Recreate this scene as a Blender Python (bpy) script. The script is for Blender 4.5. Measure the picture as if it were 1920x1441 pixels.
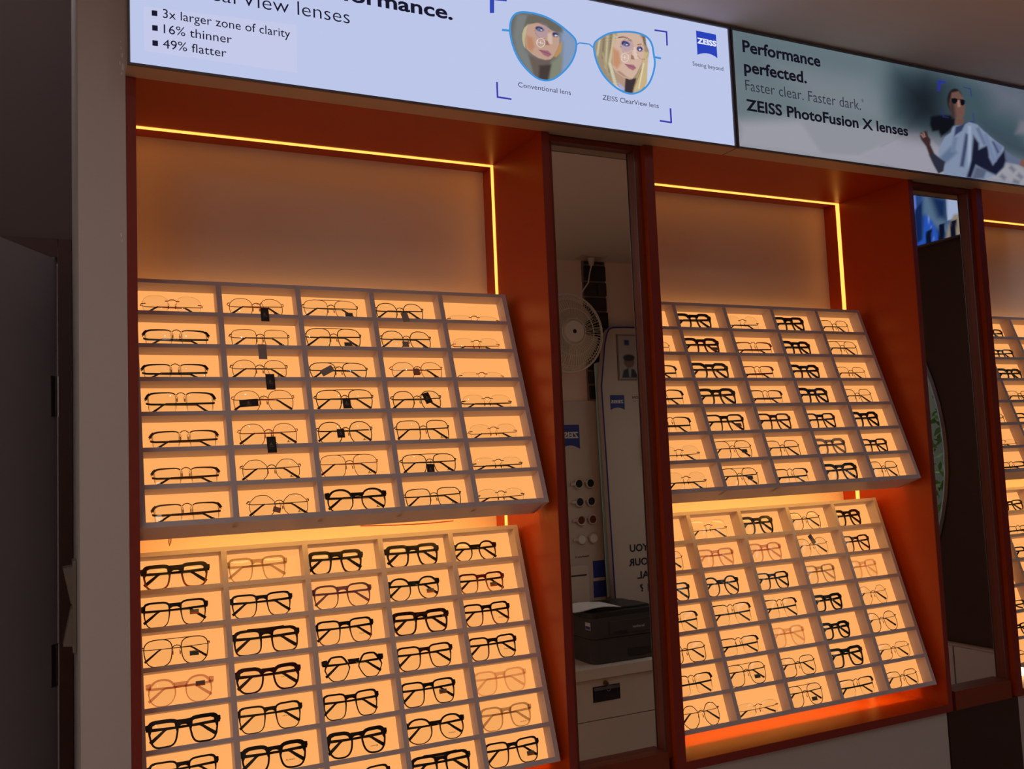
import bpy, bmesh, math, random
import numpy as np
from mathutils import Matrix, Vector
random.seed(7)
for o in list(bpy.data.objects): bpy.data.objects.remove(o)
SC = bpy.context.scene
COL = SC.collection
PI = math.pi

# ------------------------------------------------------------------ camera
CAM = np.array([-0.1464, -1.9181, 1.4667]); YAW, PITCH, ROLL, FPX = 0.4564, 0.0803, 0.0417, 1758.61
_f = np.array([math.sin(YAW)*math.cos(PITCH), math.cos(YAW)*math.cos(PITCH), math.sin(PITCH)])
_r = np.array([math.cos(YAW), -math.sin(YAW), 0.0]); _u = np.cross(_r, _f)
CR = math.cos(ROLL)*_r - math.sin(ROLL)*_u; CU = math.sin(ROLL)*_r + math.cos(ROLL)*_u; CF = _f
cam = bpy.data.cameras.new('camera'); cam.sensor_width = 36; cam.sensor_fit = 'HORIZONTAL'
cam.lens = FPX*36/1920; cam.clip_start = 0.05; cam.clip_end = 100
camo = bpy.data.objects.new('camera', cam); COL.objects.link(camo)
camo.matrix_world = Matrix(((CR[0], CU[0], -CF[0], CAM[0]), (CR[1], CU[1], -CF[1], CAM[1]), (CR[2], CU[2], -CF[2], CAM[2]), (0, 0, 0, 1)))
SC.camera = camo

# ------------------------------------------------------------------ world, exposure
w = bpy.data.worlds.new('world'); SC.world = w; w.use_nodes = True
bg = w.node_tree.nodes['Background']; bg.inputs[0].default_value = (0.9, 0.95, 1.0, 1); bg.inputs[1].default_value = 2.2
SC.view_settings.view_transform = 'Standard'; SC.view_settings.look = 'None'
SC.view_settings.exposure = 0.0; SC.view_settings.gamma = 1.0; SC.view_settings.use_curve_mapping = False
DOWNLIGHT_W = 1.0          # each small ceiling downlight
FILLPANEL_E = 5.6
PANEL_E = 1.0              # light panels in the trays
LED_E = 1.0

# ------------------------------------------------------------------ maths helpers
def ray(px, py):
    d = CF + CR*(px-960)/FPX - CU*(py-720.5)/FPX
    return d/np.linalg.norm(d)
def at(px, py, y):            # the point of the photograph on a plane parallel to the wall
    d = ray(px, py); t = (y-CAM[1])/d[1]; return CAM + t*d
def atx(px, py, x):
    d = ray(px, py); t = (x-CAM[0])/d[0]; return CAM + t*d
def proj(X):
    d = np.asarray(X, float)-CAM; z = d@CF
    return 960+FPX*(d@CR)/z, 720.5-FPX*(d@CU)/z
def lin(c):
    return tuple(((v/255)/12.92 if v/255 <= 0.04045 else ((v/255+0.055)/1.055)**2.4) for v in c)

# ------------------------------------------------------------------ materials
MATS = {}
def mat(name, col, rough=0.5, metal=0.0, spec=0.5, emit=None, es=1.0, coat=0.0, noise=0.0, nscale=8.0, bump=0.0, bscale=200.0, alpha=1.0):
    if name in MATS: return MATS[name]
    m = bpy.data.materials.new(name); m.use_nodes = True; nt = m.node_tree
    b = nt.nodes['Principled BSDF']
    c = (*lin(col), 1)
    b.inputs['Base Color'].default_value = c; b.inputs['Roughness'].default_value = rough
    b.inputs['Metallic'].default_value = metal; b.inputs['Specular IOR Level'].default_value = spec
    b.inputs['Coat Weight'].default_value = coat; b.inputs['Coat Roughness'].default_value = 0.1
    if emit is not None:
        b.inputs['Emission Color'].default_value = (*lin(emit), 1) if max(emit) > 3 else (*emit, 1)
        b.inputs['Emission Strength'].default_value = es
    tc = None
    if noise or bump:
        tc = nt.nodes.new('ShaderNodeTexCoord')
    if noise:
        n = nt.nodes.new('ShaderNodeTexNoise'); n.inputs['Scale'].default_value = nscale; n.inputs['Detail'].default_value = 5
        nt.links.new(tc.outputs['Object'], n.inputs['Vector'])
        mx = nt.nodes.new('ShaderNodeMix'); mx.data_type = 'RGBA'
        mx.inputs[6].default_value = tuple(v*(1-noise) for v in c[:3])+(1,); mx.inputs[7].default_value = tuple(min(1, v*(1+noise)) for v in c[:3])+(1,)
        nt.links.new(n.outputs['Fac'], mx.inputs[0]); nt.links.new(mx.outputs[2], b.inputs['Base Color'])
    if bump:
        n2 = nt.nodes.new('ShaderNodeTexNoise'); n2.inputs['Scale'].default_value = bscale; n2.inputs['Detail'].default_value = 3
        nt.links.new(tc.outputs['Object'], n2.inputs['Vector'])
        bp = nt.nodes.new('ShaderNodeBump'); bp.inputs['Strength'].default_value = bump; bp.inputs['Distance'].default_value = 0.002
        nt.links.new(n2.outputs['Fac'], bp.inputs['Height']); nt.links.new(bp.outputs['Normal'], b.inputs['Normal'])
    if alpha < 1:            # tinted clear plastic: part of the light passes straight through
        tr = nt.nodes.new('ShaderNodeBsdfTransparent'); tr.inputs[0].default_value = tuple(0.74+0.26*v for v in c[:3])+(1,)
        ms = nt.nodes.new('ShaderNodeMixShader'); ms.inputs[0].default_value = alpha
        nt.links.new(tr.outputs[0], ms.inputs[1]); nt.links.new(b.outputs[0], ms.inputs[2])
        nt.links.new(ms.outputs[0], nt.nodes['Material Output'].inputs[0])
    MATS[name] = m; return m
def emis(name, col, s=1.0):
    if name in MATS: return MATS[name]
    m = bpy.data.materials.new(name); m.use_nodes = True; nt = m.node_tree; nt.nodes.remove(nt.nodes['Principled BSDF'])
    e = nt.nodes.new('ShaderNodeEmission'); e.inputs[0].default_value = (*lin(col), 1) if max(col) > 3 else (*col, 1); e.inputs[1].default_value = s
    nt.links.new(e.outputs[0], nt.nodes['Material Output'].inputs[0]); MATS[name] = m; return m
def printmat(name, attr='ink', lit=True, s=1.0):   # flat print whose colours are stored on the mesh
    m = bpy.data.materials.new(name); m.use_nodes = True; nt = m.node_tree
    a = nt.nodes.new('ShaderNodeVertexColor'); a.layer_name = attr
    if lit:
        nt.nodes.remove(nt.nodes['Principled BSDF']); e = nt.nodes.new('ShaderNodeEmission'); e.inputs[1].default_value = s
        nt.links.new(a.outputs[0], e.inputs[0]); nt.links.new(e.outputs[0], nt.nodes['Material Output'].inputs[0])
    else:
        nt.links.new(a.outputs[0], nt.nodes['Principled BSDF'].inputs['Base Color'])
    return m
def lensmat(name, tint, fac=0.07):
    m = bpy.data.materials.new(name); m.use_nodes = True; nt = m.node_tree; nt.nodes.remove(nt.nodes['Principled BSDF'])
    t = nt.nodes.new('ShaderNodeBsdfTransparent'); t.inputs[0].default_value = (*tint, 1)
    g = nt.nodes.new('ShaderNodeBsdfGlossy'); g.inputs['Roughness'].default_value = 0.0
    x = nt.nodes.new('ShaderNodeMixShader'); x.inputs[0].default_value = fac
    nt.links.new(t.outputs[0], x.inputs[1]); nt.links.new(g.outputs[0], x.inputs[2]); nt.links.new(x.outputs[0], nt.nodes['Material Output'].inputs[0])
    MATS[name] = m; return m

ORANGE = mat('orange laminate', (174, 60, 2), 0.36, spec=0.35, noise=0.06, nscale=3)
EDGE = mat('dark red edge banding', (136, 42, 32), 0.4)  # same laminate; the fronts' lack of led light is put into this darker red
BROWN = mat('mirror column laminate', (122, 46, 20), 0.38, noise=0.1, nscale=4)
CREAM = mat('cream backboard', (236, 216, 200), 0.55)
WHITE = mat('white tray laminate', (202, 188, 192), 0.42, spec=0.3, bump=0.12, bscale=500)
PANEL = mat('backlit acrylic', (120, 96, 70), 0.35, emit=(0.95, 0.40, 0.115), es=PANEL_E)
LED = emis('warm led diffuser', (2.2, 0.87, 0.15), LED_E)
WALL = mat('grey wall paint', (196, 186, 182), 0.8, noise=0.05, nscale=5, bump=0.25, bscale=60)
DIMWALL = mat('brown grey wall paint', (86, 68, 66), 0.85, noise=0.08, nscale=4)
ROSEWALL = mat('rose white wall paint', (222, 198, 184), 0.8, noise=0.04, nscale=4)
CEIL = mat('ceiling paint', (222, 206, 196), 0.9, noise=0.03, nscale=3)
FLOORM = mat('floor tile', (226, 214, 202), 0.4, noise=0.1, nscale=6)
BASEW = mat('white base panel', (190, 180, 178), 0.45, noise=0.03)
DWOOD = mat('dark door frame wood', (62, 22, 14), 0.45, noise=0.2, nscale=12)
DOORM = mat('grey door laminate', (158, 152, 160), 0.4, noise=0.05)
ALU = mat('aluminium edge', (120, 116, 122), 0.35, metal=0.9)
DARKTRIM = mat('dark sign trim', (92, 88, 98), 0.45)
UNDER = mat('sign underside', (190, 160, 135), 0.5)
STEEL = mat('steel', (150, 150, 155), 0.3, metal=1.0)
MIRROR = mat('mirror silver', (232, 230, 224), 0.0, metal=1.0)
DARKWOOD = mat('very dark wood', (52, 26, 18), 0.4, noise=0.15, nscale=6)
LENS = lensmat('demo lens', (0.97, 0.975, 0.965), 0.042)
INK = emis('dark print on lightbox', (26, 24, 44))
INKGREY = emis('grey print on lightbox', (52, 50, 70))
BLUEPRINT = emis('blue print on lightbox', (52, 72, 180))

# ------------------------------------------------------------------ mesh helpers
class MB:
    def __init__(s): s.v = []; s.f = []
    def add(s, v, f):
        n = len(s.v); s.v += [tuple(map(float, p)) for p in v]; s.f += [tuple(i+n for i in q) for q in f]; return s
    def box(s, x0, x1, y0, y1, z0, z1):
        v = [(x, y, z) for z in (z0, z1) for y in (y0, y1) for x in (x0, x1)]
        return s.add(v, [(0, 2, 3, 1), (4, 5, 7, 6), (0, 1, 5, 4), (2, 6, 7, 3), (0, 4, 6, 2), (1, 3, 7, 5)])
    def tube(s, path, r, seg=6, closed=False, caps=True):
        P = [Vector(p) for p in path]; n = len(P); R = r if hasattr(r, '__len__') else [r]*n
        rings = []
        for i in range(n):
            if closed: t = P[(i+1) % n]-P[i-1]
            else: t = P[min(i+1, n-1)]-P[max(i-1, 0)]
            t = t.normalized() if t.length > 1e-9 else Vector((0, 0, 1))
            a = Vector((0, 1, 0)) if abs(t.y) < 0.9 else Vector((1, 0, 0))
            b = t.cross(a).normalized(); c = t.cross(b)
            rings.append([P[i]+(b*math.cos(2*PI*k/seg)+c*math.sin(2*PI*k/seg))*R[i] for k in range(seg)])
        v = [p for q in rings for p in q]; f = []
        for i in range(n if closed else n-1):
            j = (i+1) % n
            for k in range(seg):
                k2 = (k+1) % seg; f.append((i*seg+k, i*seg+k2, j*seg+k2, j*seg+k))
        if caps and not closed: f += [tuple(range(seg))[::-1], tuple(range((n-1)*seg, n*seg))]
        return s.add(v, f)
    def ribbon(s, path, hs, th):           # flat bar along a path: height hs[i] (z), thickness th (y)
        n = len(path); v = []; f = []
        for i, p in enumerate(path):
            a = Vector(path[max(i-1, 0)]); b = Vector(path[min(i+1, n-1)]); t = (b-a); t.y = 0
            t = t.normalized() if t.length > 1e-9 else Vector((1, 0, 0))
            nn = Vector((-t.z, 0, t.x))*hs[i]/2; q = Vector(p); d = Vector((0, th/2, 0))
            v += [q-nn-d, q+nn-d, q+nn+d, q-nn+d]
        for i in range(n-1):
            for k in range(4): f.append((4*i+k, 4*i+(k+1) % 4, 4*i+4+(k+1) % 4, 4*i+4+k))
        f += [(3, 2, 1, 0), (4*n-4, 4*n-3, 4*n-2, 4*n-1)]
        return s.add(v, f)
    def prism(s, poly, fn, d0, d1):        # polygon (u,v) extruded; fn(u,v,d)->xyz
        n = len(poly); v = [fn(a, b, d0) for a, b in poly]+[fn(a, b, d1) for a, b in poly]
        f = [tuple(range(n)), tuple(range(2*n-1, n-1, -1))]+[(i, i+n, (i+1) % n+n, (i+1) % n) for i in range(n)]
        return s.add(v, f)
    def sphere(s, c, r, seg=10, rings=6):
        rr = r if hasattr(r, '__len__') else (r, r, r)
        v = [(c[0], c[1], c[2]+rr[2])]; f = []
        for i in range(1, rings):
            a = PI*i/rings
            for k in range(seg):
                b = 2*PI*k/seg; v.append((c[0]+rr[0]*math.sin(a)*math.cos(b), c[1]+rr[1]*math.sin(a)*math.sin(b), c[2]+rr[2]*math.cos(a)))
        v.append((c[0], c[1], c[2]-rr[2]))
        for k in range(seg): f.append((0, 1+k, 1+(k+1) % seg))
        for i in range(rings-2):
            for k in range(seg):
                a = 1+i*seg+k; b = 1+i*seg+(k+1) % seg; f.append((a, a+seg, b+seg, b))
        l = len(v)-1
        for k in range(seg): f.append((l, l-seg+(k+1) % seg, l-seg+k))
        return s.add(v, f)
    def obj(s, name, m, parent=None, smooth=False, bevel=0.0):
        me = bpy.data.meshes.new(name); me.from_pydata(s.v, [], s.f); me.update()
        bm = bmesh.new(); bm.from_mesh(me); bmesh.ops.recalc_face_normals(bm, faces=bm.faces[:])
        if bevel: bmesh.ops.bevel(bm, geom=bm.edges[:], offset=bevel, segments=2, affect='EDGES', profile=0.6)
        bm.to_mesh(me); bm.free()
        if smooth: me.polygons.foreach_set('use_smooth', [True]*len(me.polygons))
        me.materials.append(m)
        o = bpy.data.objects.new(name, me); COL.objects.link(o)
        if parent: o.parent = parent
        return o
def tag(o, label=None, cat=None, group=None, kind=None):
    if label: o['label'] = label
    if cat: o['category'] = cat
    if group: o['group'] = group
    if kind: o['kind'] = kind
    return o
def thing(name, loc, label, cat, group=None, rot=None):
    o = bpy.data.objects.new(name, None); COL.objects.link(o); o.empty_display_size = 0.02
    o.location = loc
    if rot is not None: o.rotation_euler = rot
    return tag(o, label, cat, group)
def boxo(name, b, m, parent=None, off=(0, 0, 0), bevel=0.0):
    x0, x1, y0, y1, z0, z1 = b
    return MB().box(x0-off[0], x1-off[0], y0-off[1], y1-off[1], z0-off[2], z1-off[2]).obj(name, m, parent, bevel=bevel)
def struct(name, mb, m):
    o = mb.obj(name, m); o['kind'] = 'structure'; return o

_T = {}
CAPH = 0.66
def text2d(s, weight=0.0):                 # flat outlines of a word: vertices and faces in its own plane
    k = (s, weight)
    if k in _T: return _T[k]
    c = bpy.data.curves.new('t', 'FONT'); c.body = s; c.size = 1; c.offset = weight; c.resolution_u = 3
    o = bpy.data.objects.new('t', c); COL.objects.link(o)
    bpy.context.view_layer.update()
    me = bpy.data.meshes.new_from_object(o.evaluated_get(bpy.context.evaluated_depsgraph_get()))
    v = np.array([tuple(p.co)[:2] for p in me.vertices]); f = [tuple(p.vertices) for p in me.polygons]
    bpy.data.objects.remove(o); bpy.data.curves.remove(c); bpy.data.meshes.remove(me)
    _T[k] = (v, f); return v, f
def word(name, s, m, parent, fn, x0, x1, zb, cap, weight=0.0):
    """lettering fitted between x0 and x1 on base line zb with capital height cap; fn(x,z)->xyz (parent space)"""
    v, f = text2d(s, weight)
    a, b = v[:, 0].min(), v[:, 0].max(); sx = (x1-x0)/(b-a); sz = cap/CAPH
    mb = MB(); mb.v = [tuple(fn(x0+(p[0]-a)*sx, zb+p[1]*sz)) for p in v]; mb.f = list(f)
    me = bpy.data.meshes.new(name); me.from_pydata(mb.v, [], mb.f); me.materials.append(m)
    o = bpy.data.objects.new(name, me); COL.objects.link(o); o.parent = parent
    return o

def soft_paint(P, layers, base):
    """colours of a flat print: soft-edged polygons painted over one another; P: Nx2 print coordinates"""
    C = np.tile(np.array(lin(base)), (len(P), 1))
    for poly, col, soft in layers:
        Q = np.array(poly, float); n = len(Q); inside = np.zeros(len(P), bool); d2 = np.full(len(P), 1e18)
        for i in range(n):
            a = Q[i]; b = Q[(i+1) % n]; e = b-a
            t = np.clip(((P-a)@e)/max(e@e, 1e-9), 0, 1); q = a+t[:, None]*e
            d2 = np.minimum(d2, ((P-q)**2).sum(1))
            cnd = ((a[1] > P[:, 1]) != (b[1] > P[:, 1]))
            with np.errstate(divide='ignore', invalid='ignore'):
                xi = (b[0]-a[0])*(P[:, 1]-a[1])/(b[1]-a[1])+a[0]
            inside ^= cnd & (P[:, 0] < xi)
        sd = np.sqrt(d2)*np.where(inside, 1, -1)
        k = np.clip(0.5+sd/(2*max(soft, 0.3)), 0, 1)[:, None]; k = k*k*(3-2*k)
        C = C*(1-k)+np.array(lin(col))*k
    return C
def ell(cx, cy, rx, ry, n=20, rot=0.0):
    c, s = math.cos(rot), math.sin(rot)
    return [(cx+rx*math.cos(2*PI*i/n)*c-ry*math.sin(2*PI*i/n)*s, cy+rx*math.cos(2*PI*i/n)*s+ry*math.sin(2*PI*i/n)*c) for i in range(n)]
def seg(a, b, wd):
    a = np.array(a, float); b = np.array(b, float); t = (b-a)/np.linalg.norm(b-a); n = np.array((-t[1], t[0]))*wd/2
    return [tuple(a-n), tuple(b-n), tuple(b+n), tuple(a+n)]
def print_mesh(name, verts, faces, P, layers, base, m, parent):
    me = bpy.data.meshes.new(name); me.from_pydata([tuple(v) for v in verts], [], faces)
    C = soft_paint(P, layers, base); ca = me.color_attributes.new('ink', 'FLOAT_COLOR', 'POINT')
    ca.data.foreach_set('color', np.c_[C, np.ones(len(C))].astype(np.float32).ravel())
    me.materials.append(m); o = bpy.data.objects.new(name, me); COL.objects.link(o); o.parent = parent; return o
# ================================================================== the setting
FZ, CZ = -0.25, 2.575
ZS, ZL, ZLB, DEP = 2.2452, 0.7263, 0.7054, 0.3394
WF, WL, WR = -2.55, -2.0, 2.985
struct('floor', MB().box(WL-.1, 3.5, WF-.1, 1.4, FZ-.1, FZ), FLOORM)
struct('ceiling', MB().box(-.103, 3.5, WF-.1, 1.4, CZ, CZ+.1).box(WL-.1, -.103, WF-.1, .0, CZ, CZ+.1).box(WL-.1, -.103, -.1, 1.4, 3.0, 3.1), CEIL)
struct('wall_back', MB().box(-.03, 3.5, .362, .46, FZ, CZ), WALL)
struct('wall_corner', MB().box(-.103, -.0185, .0, .8, FZ, CZ).box(-.103, -.0185, .0, .8, CZ+.1, 3.0), WALL)
struct('wall_left', MB().box(WL-.1, WL, WF, 1.4, FZ, 3.0), WALL)
struct('wall_front', MB().box(WL, 3.4, WF-.1, WF, FZ, CZ), ROSEWALL)
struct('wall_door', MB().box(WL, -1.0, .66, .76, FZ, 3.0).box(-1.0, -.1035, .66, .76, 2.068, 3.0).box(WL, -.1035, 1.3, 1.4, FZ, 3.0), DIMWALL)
SCUFF = mat('bare plaster scuff', (225, 220, 214), .9)
scn = bpy.data.objects['wall_corner']
for i, (px, py, w_, h_) in enumerate(((227, 90, 3, 8), (229, 103, 4, 12), (225, 118, 3, 10), (230, 126, 5, 16), (228, 138, 3, 7), (226, 78, 2, 4), (227, 440, 3, 10), (229, 452, 2, 8))):
    q = at(px, py, 0); k_ = .00105
    P_ = [(random.uniform(.7, 1.1)*math.cos(a*PI/4)*w_/2*k_, random.uniform(.6, 1.1)*math.sin(a*PI/4)*h_/2*k_) for a in range(8)]
    MB().prism(P_, lambda u, v, d: (q[0]+u, d, q[2]+v), -.0006, -.0001).obj('paint_flake', SCUFF, scn)
# door in a dark frame, standing ajar towards the room
hx = at(110, 800, .66)[0]
door = thing('door_1', (hx, .70, FZ), None, None); door['kind'] = 'structure'
boxo('door_frame', (hx, -.1045, .652, .76, FZ, 2.066), DWOOD, door, (hx, .70, FZ))
boxo('door_frame', (-1.0, hx-.001, .652, .76, 2.02, 2.066), DWOOD, door, (hx, .70, FZ))
boxo('door_frame', (-.999, -.96, .652, .76, FZ, 2.019), DWOOD, door, (hx, .70, FZ))
dd = ray(0, 443.7); tt = (2.016-CAM[2])/dd[2]; B = CAM+tt*dd
A = np.array((hx-.004, .662)); dv = B[:2]-A; dv /= np.linalg.norm(dv); ang = math.atan2(dv[1], dv[0])
mb = MB().box(0, .78, -.038, 0, .01, 2.016-FZ)
leaf = mb.obj('door_leaf', DOORM, door); leaf.location = (-.004, .662-.70, 0); leaf.rotation_euler = (0, 0, ang)
for z0 in (1.62-FZ, .97-FZ):
    mb = MB().tube([(.0, .005, z0), (.0, .005, z0+.10)], .006, 8).box(.004, .03, .0005, .0022, z0, z0+.10)
    h = mb.obj('hinge', STEEL, leaf)
MB().tube([(.72, .002, 1.0-FZ), (.72, .045, 1.0-FZ), (.62, .05, 1.0-FZ)], .009, 8).obj('door_handle', STEEL, leaf)

# right-hand partition with a big round window
cyw, czw, rw = -1.48, 1.437, .905
y0, y1 = WF, -.075
angs = sorted([2*PI*i/64 for i in range(64)]+[math.atan2(zz-czw, yy-cyw) % (2*PI) for yy in (y0, y1) for zz in (FZ, CZ)])
def rect_hit(a):
    c, s = math.cos(a), math.sin(a); t = 1e9
    if abs(c) > 1e-9: t = min(t, ((y1 if c > 0 else y0)-cyw)/c)
    if abs(s) > 1e-9: t = min(t, ((CZ if s > 0 else FZ)-czw)/s)
    return cyw+c*t, czw+s*t
mb = MB(); n = len(angs); V = []
for xx in (WR, WR+.12):
    for a in angs: V.append((xx, cyw+rw*math.cos(a), czw+rw*math.sin(a)))
    for a in angs: V.append((xx, *rect_hit(a)))
F = []
for i in range(n):
    j = (i+1) % n
    F += [(i, j, n+j, n+i), (2*n+i, 3*n+i, 3*n+j, 2*n+j), (i, 2*n+i, 2*n+j, j), (n+i, n+j, 3*n+j, 3*n+i)]
mb.add(V, F); struct('wall_right', mb, DARKWOOD)
win = thing('window_1', (WR+.06, cyw, czw), None, None); win['kind'] = 'structure'
ring = [(0, rw*math.cos(2*PI*i/64), rw*math.sin(2*PI*i/64)) for i in range(64)]
MB().tube([(p[0]-.06, p[1]*.995, p[2]*.995) for p in ring], .012, 6, closed=True).obj('window_frame', ALU, win)
MB().add([(0, p[1]*.999, p[2]*.999) for p in ring], [tuple(range(64))]).obj('window_pane', LENS, win)
# daylight side: hedge outside
hedge = thing('hedge', (3.75, cyw, FZ), 'green leafy hedge outside the round window, seen in the second mirror', 'hedge')
LEAFM = mat('leaf green', (70, 120, 42), 0.5, noise=0.5, nscale=9)
mb = MB()
for i in range(7000):
    p = Vector((random.uniform(-.25, .35), random.uniform(-1.5, 1.4), random.uniform(.2, 2.4)))
    a = Vector((random.gauss(0, 1), random.gauss(0, 1), random.gauss(0, 1))).normalized(); b = a.orthogonal().normalized()
    l = random.uniform(.012, .04)
    mb.add([p-a*l, p+b*l*.35, p+a*l, p-b*l*.35], [(0, 1, 2, 3)])
fo = mb.obj('foliage', LEAFM, hedge); fo['kind'] = 'stuff'
mb = MB()
for i in range(26):
    y = random.uniform(-1.4, 1.3); mb.tube([(0, y, 0), (random.uniform(-.1, .1), y+random.uniform(-.2, .2), 1.2), (random.uniform(-.2, .2), y+random.uniform(-.3, .3), 2.3)], .008, 5)
mb.obj('stem', mat('bark', (90, 72, 50), .9), hedge)
struct('wall_garden', MB().box(4.7, 4.8, -6, 4, FZ-.3, 2.9), mat('garden wall', (64, 66, 56), .9, noise=.4, nscale=3))  # wall added behind the hedge to block the low sky
struct('ground', MB().box(3.5, 6, -6, 4, FZ-.3, FZ-.02), mat('soil', (70, 62, 48), .9, noise=.3))

# ================================================================== wall unit: three lit bays and two mirror columns
XB = [(0.0, 0.90), (1.2194, 2.1277), (2.447, 3.35)]
PN = ['left', 'middle', 'right']
def bay(i, x0, x1, tl, tr):
    off = (x0, 0, ZLB)
    t = thing('display_bay', off, ['glowing orange display bay at the left with a plain cream backboard top', 'middle orange display bay between the two mirror columns', 'orange display bay cut off by the right edge'][i], 'display bay', 'orange display bays')
    boxo('side_panel', (x0-tl, x0, 0, DEP+.02, ZLB, ZS), ORANGE, t, off, .0012)
    boxo('side_panel', (x1, x1+tr, 0, DEP+.02, ZLB, ZS), ORANGE, t, off, .0012)
    boxo('edge_band', (x0-tl, x0, -.0012, -.0001, ZLB, ZS-.0005), EDGE, t, off); boxo('edge_band', (x1, x1+tr, -.0012, -.0001, ZLB, ZS-.0005), EDGE, t, off); boxo('edge_band', (x0, x1, -.0012, -.0001, ZLB, ZL), EDGE, t, off)  # thin strips added to carry the darker tone of the less lit fronts
    boxo('top_panel', (x0-tl, x1+tr, .0005, DEP+.02, ZS, ZS+.02), ORANGE, t, off)
    boxo('ledge', (x0, x1, 0, DEP+.02, ZLB, ZL), ORANGE, t, off, .001)
    boxo('back_panel', (x0, x1, DEP, DEP+.02, ZL, ZS), CREAM, t, off)
    yl, h = .279, .0075
    boxo('led_strip', (x0, x1-.0012, yl-h, yl+h, ZS-.0012, ZS-.0003), LED, t, off)
    boxo('led_strip', (x1-.0012, x1-.0003, yl-h, yl+h, ZL, ZS-.0003), LED, t, off)
    boxo('led_strip', (x0+.0003, x0+.0012, yl-h, yl+h, ZL, ZS-.004), LED, t, off)
    return t
bay(0, *XB[0], .018, .020); bay(1, *XB[1], .027, .0175); b3 = bay(2, *XB[2], .027, .02)
boxo('led_end', (2.585, 2.60, .098, .112, ZL, ZL+.022), emis('bare led end', (1.0, .62, .3), 6.0), b3, (XB[2][0], 0, ZLB))
YM = .03
def column(i, x0, x1):
    off = (x0, 0, FZ)
    t = thing('mirror_column', off, ['tall narrow mirror column between left and middle bays, reflecting a fan and printer', 'dark tall mirror column right of the middle bay, reflecting a blue sign'][i], 'mirror', 'mirror columns')
    boxo('mirror_pane', (x0+.014, x1-.0205, YM, YM+.004, ZL+.03, ZS-.013), MIRROR, t, off)
    boxo('frame_stile', (x1-.021, x1, .014, YM+.006, ZL+.012, ZS), BROWN, t, off, .001)
    boxo('frame_stile', (x0, x0+.0145, .014, YM+.006, ZL+.012, ZS), BROWN, t, off, .001)
    boxo('frame_rail', (x0+.0145, x1-.021, .016, YM+.006, ZS-.0135, ZS), BROWN, t, off)
    boxo('frame_rail', (x0+.0145, x1-.021, .0, YM+.006, ZLB, ZL+.031), BROWN, t, off)
    boxo('edge_trim', (x1-.0225, x1-.0206, .012, .0142, ZL+.03, ZS-.01), ALU, t, off)
    boxo('backing', (x0, x1, YM+.007, DEP, ZLB, ZS), BROWN, t, off)
    boxo('lower_panel', (x0-.012, x1+.012, .006, DEP, FZ, ZLB-.0005), DARKWOOD, t, off)
    return t
column(0, .9203, 1.1921); column(1, 2.1455, 2.4197)
for i, (a, b) in enumerate(((-.018, .905), (1.206, 2.131), (2.434, 3.37))):
    t = thing('base_cabinet', (a, 0, FZ), 'plain white base panel under the %s display bay' % PN[i], 'cabinet', 'white base panels')
    boxo('front_panel', (a, b, .010, .030, FZ+.08, ZLB-.0008), BASEW, t, (a, 0, FZ))
    boxo('plinth', (a, b, .05, .07, FZ, FZ+.08), DWOOD, t, (a, 0, FZ))
    boxo('carcass', (a, b, .0305, DEP, FZ+.08, ZLB-.0008), BASEW, t, (a, 0, FZ))

# ================================================================== lightbox signs over the unit
YS, ZT = -.0593, 2.5687
FACE1 = emis('white lightbox face', (188, 198, 233))
FACE1B = emis('white lightbox face, text field', (196, 201, 233))
def sign(x0, x1, label):
    off = (x0, 0, ZS)
    t = thing('lightbox_sign', off, label, 'sign', 'lightbox signs above the bays')
    boxo('housing', (x0, x1, YS+.004, .012, ZS+.0003, ZT), UNDER, t, off)
    tr = .0045
    boxo('trim', (x0, x1, YS-.002, YS+.004, ZS+.0003, ZS+tr), DARKTRIM, t, off); boxo('trim', (x0, x1, YS-.002, YS+.004, ZT-tr, ZT), DARKTRIM, t, off)
    boxo('trim', (x0, x0+tr, YS-.002, YS+.004, ZS+tr, ZT-tr), DARKTRIM, t, off); boxo('trim', (x1-tr, x1, YS-.002, YS+.004, ZS+tr, ZT-tr), DARKTRIM, t, off)
    return t, off
S1, O1 = sign(-.019, 1.4405, 'long bright white lens lightbox with glasses outline and ZEISS shield')
f1 = boxo('face', (-.013, 1.4345, YS+.0005, YS+.0035, ZS+.006, ZT-.006), FACE1, S1, O1)
def onface(off, lift=.0008):
    return lambda x, z: (x-off[0], YS-lift-off[1], z-off[2])
def wpx(name, s, m, par, off, p0, p1, cap, weight=0.0, lift=.0008):
    a = at(*p0, YS); b = at(*p1, YS); c = at(p0[0], p0[1]-cap, YS)[2]-a[2]
    return word(name, s, m, par, onface(off, lift), a[0], b[0], (a[2]+b[2])/2, c, weight)
def flat(name, pts, m, par, off, lift=.0006):
    fn = onface(off, lift); mb = MB(); mb.add([fn(*at(p[0], p[1], YS)[[0, 2]]) for p in pts], [tuple(range(len(pts)))])
    me = bpy.data.meshes.new(name); me.from_pydata(mb.v, [], mb.f); me.materials.append(m)
    o = bpy.data.objects.new(name, me); COL.objects.link(o); o.parent = par; return o
flat('text_field', [(268.5, 12), (556, 47), (557.5, 137), (270.5, 95.5)], FACE1B, f1, O1, .0003)
wpx('lettering', '3x larger zone of clarity', INK, f1, O1, (305.4, 35.6), (544, 69.3), 16)
wpx('lettering', '16% thinner', INK, f1, O1, (307, 64.4), (434.7, 79.8), 16)
wpx('lettering', '49% flatter', INK, f1, O1, (305.4, 91.8), (424.6, 106), 16)
wpx('lettering', 'earView lenses', INK, f1, O1, (395, 4.5), (655.7, 41), 26, -.008)
wpx('lettering', 'performance.', INK, f1, O1, (568, -8), (848.5, 32), 25, .025)
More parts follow.
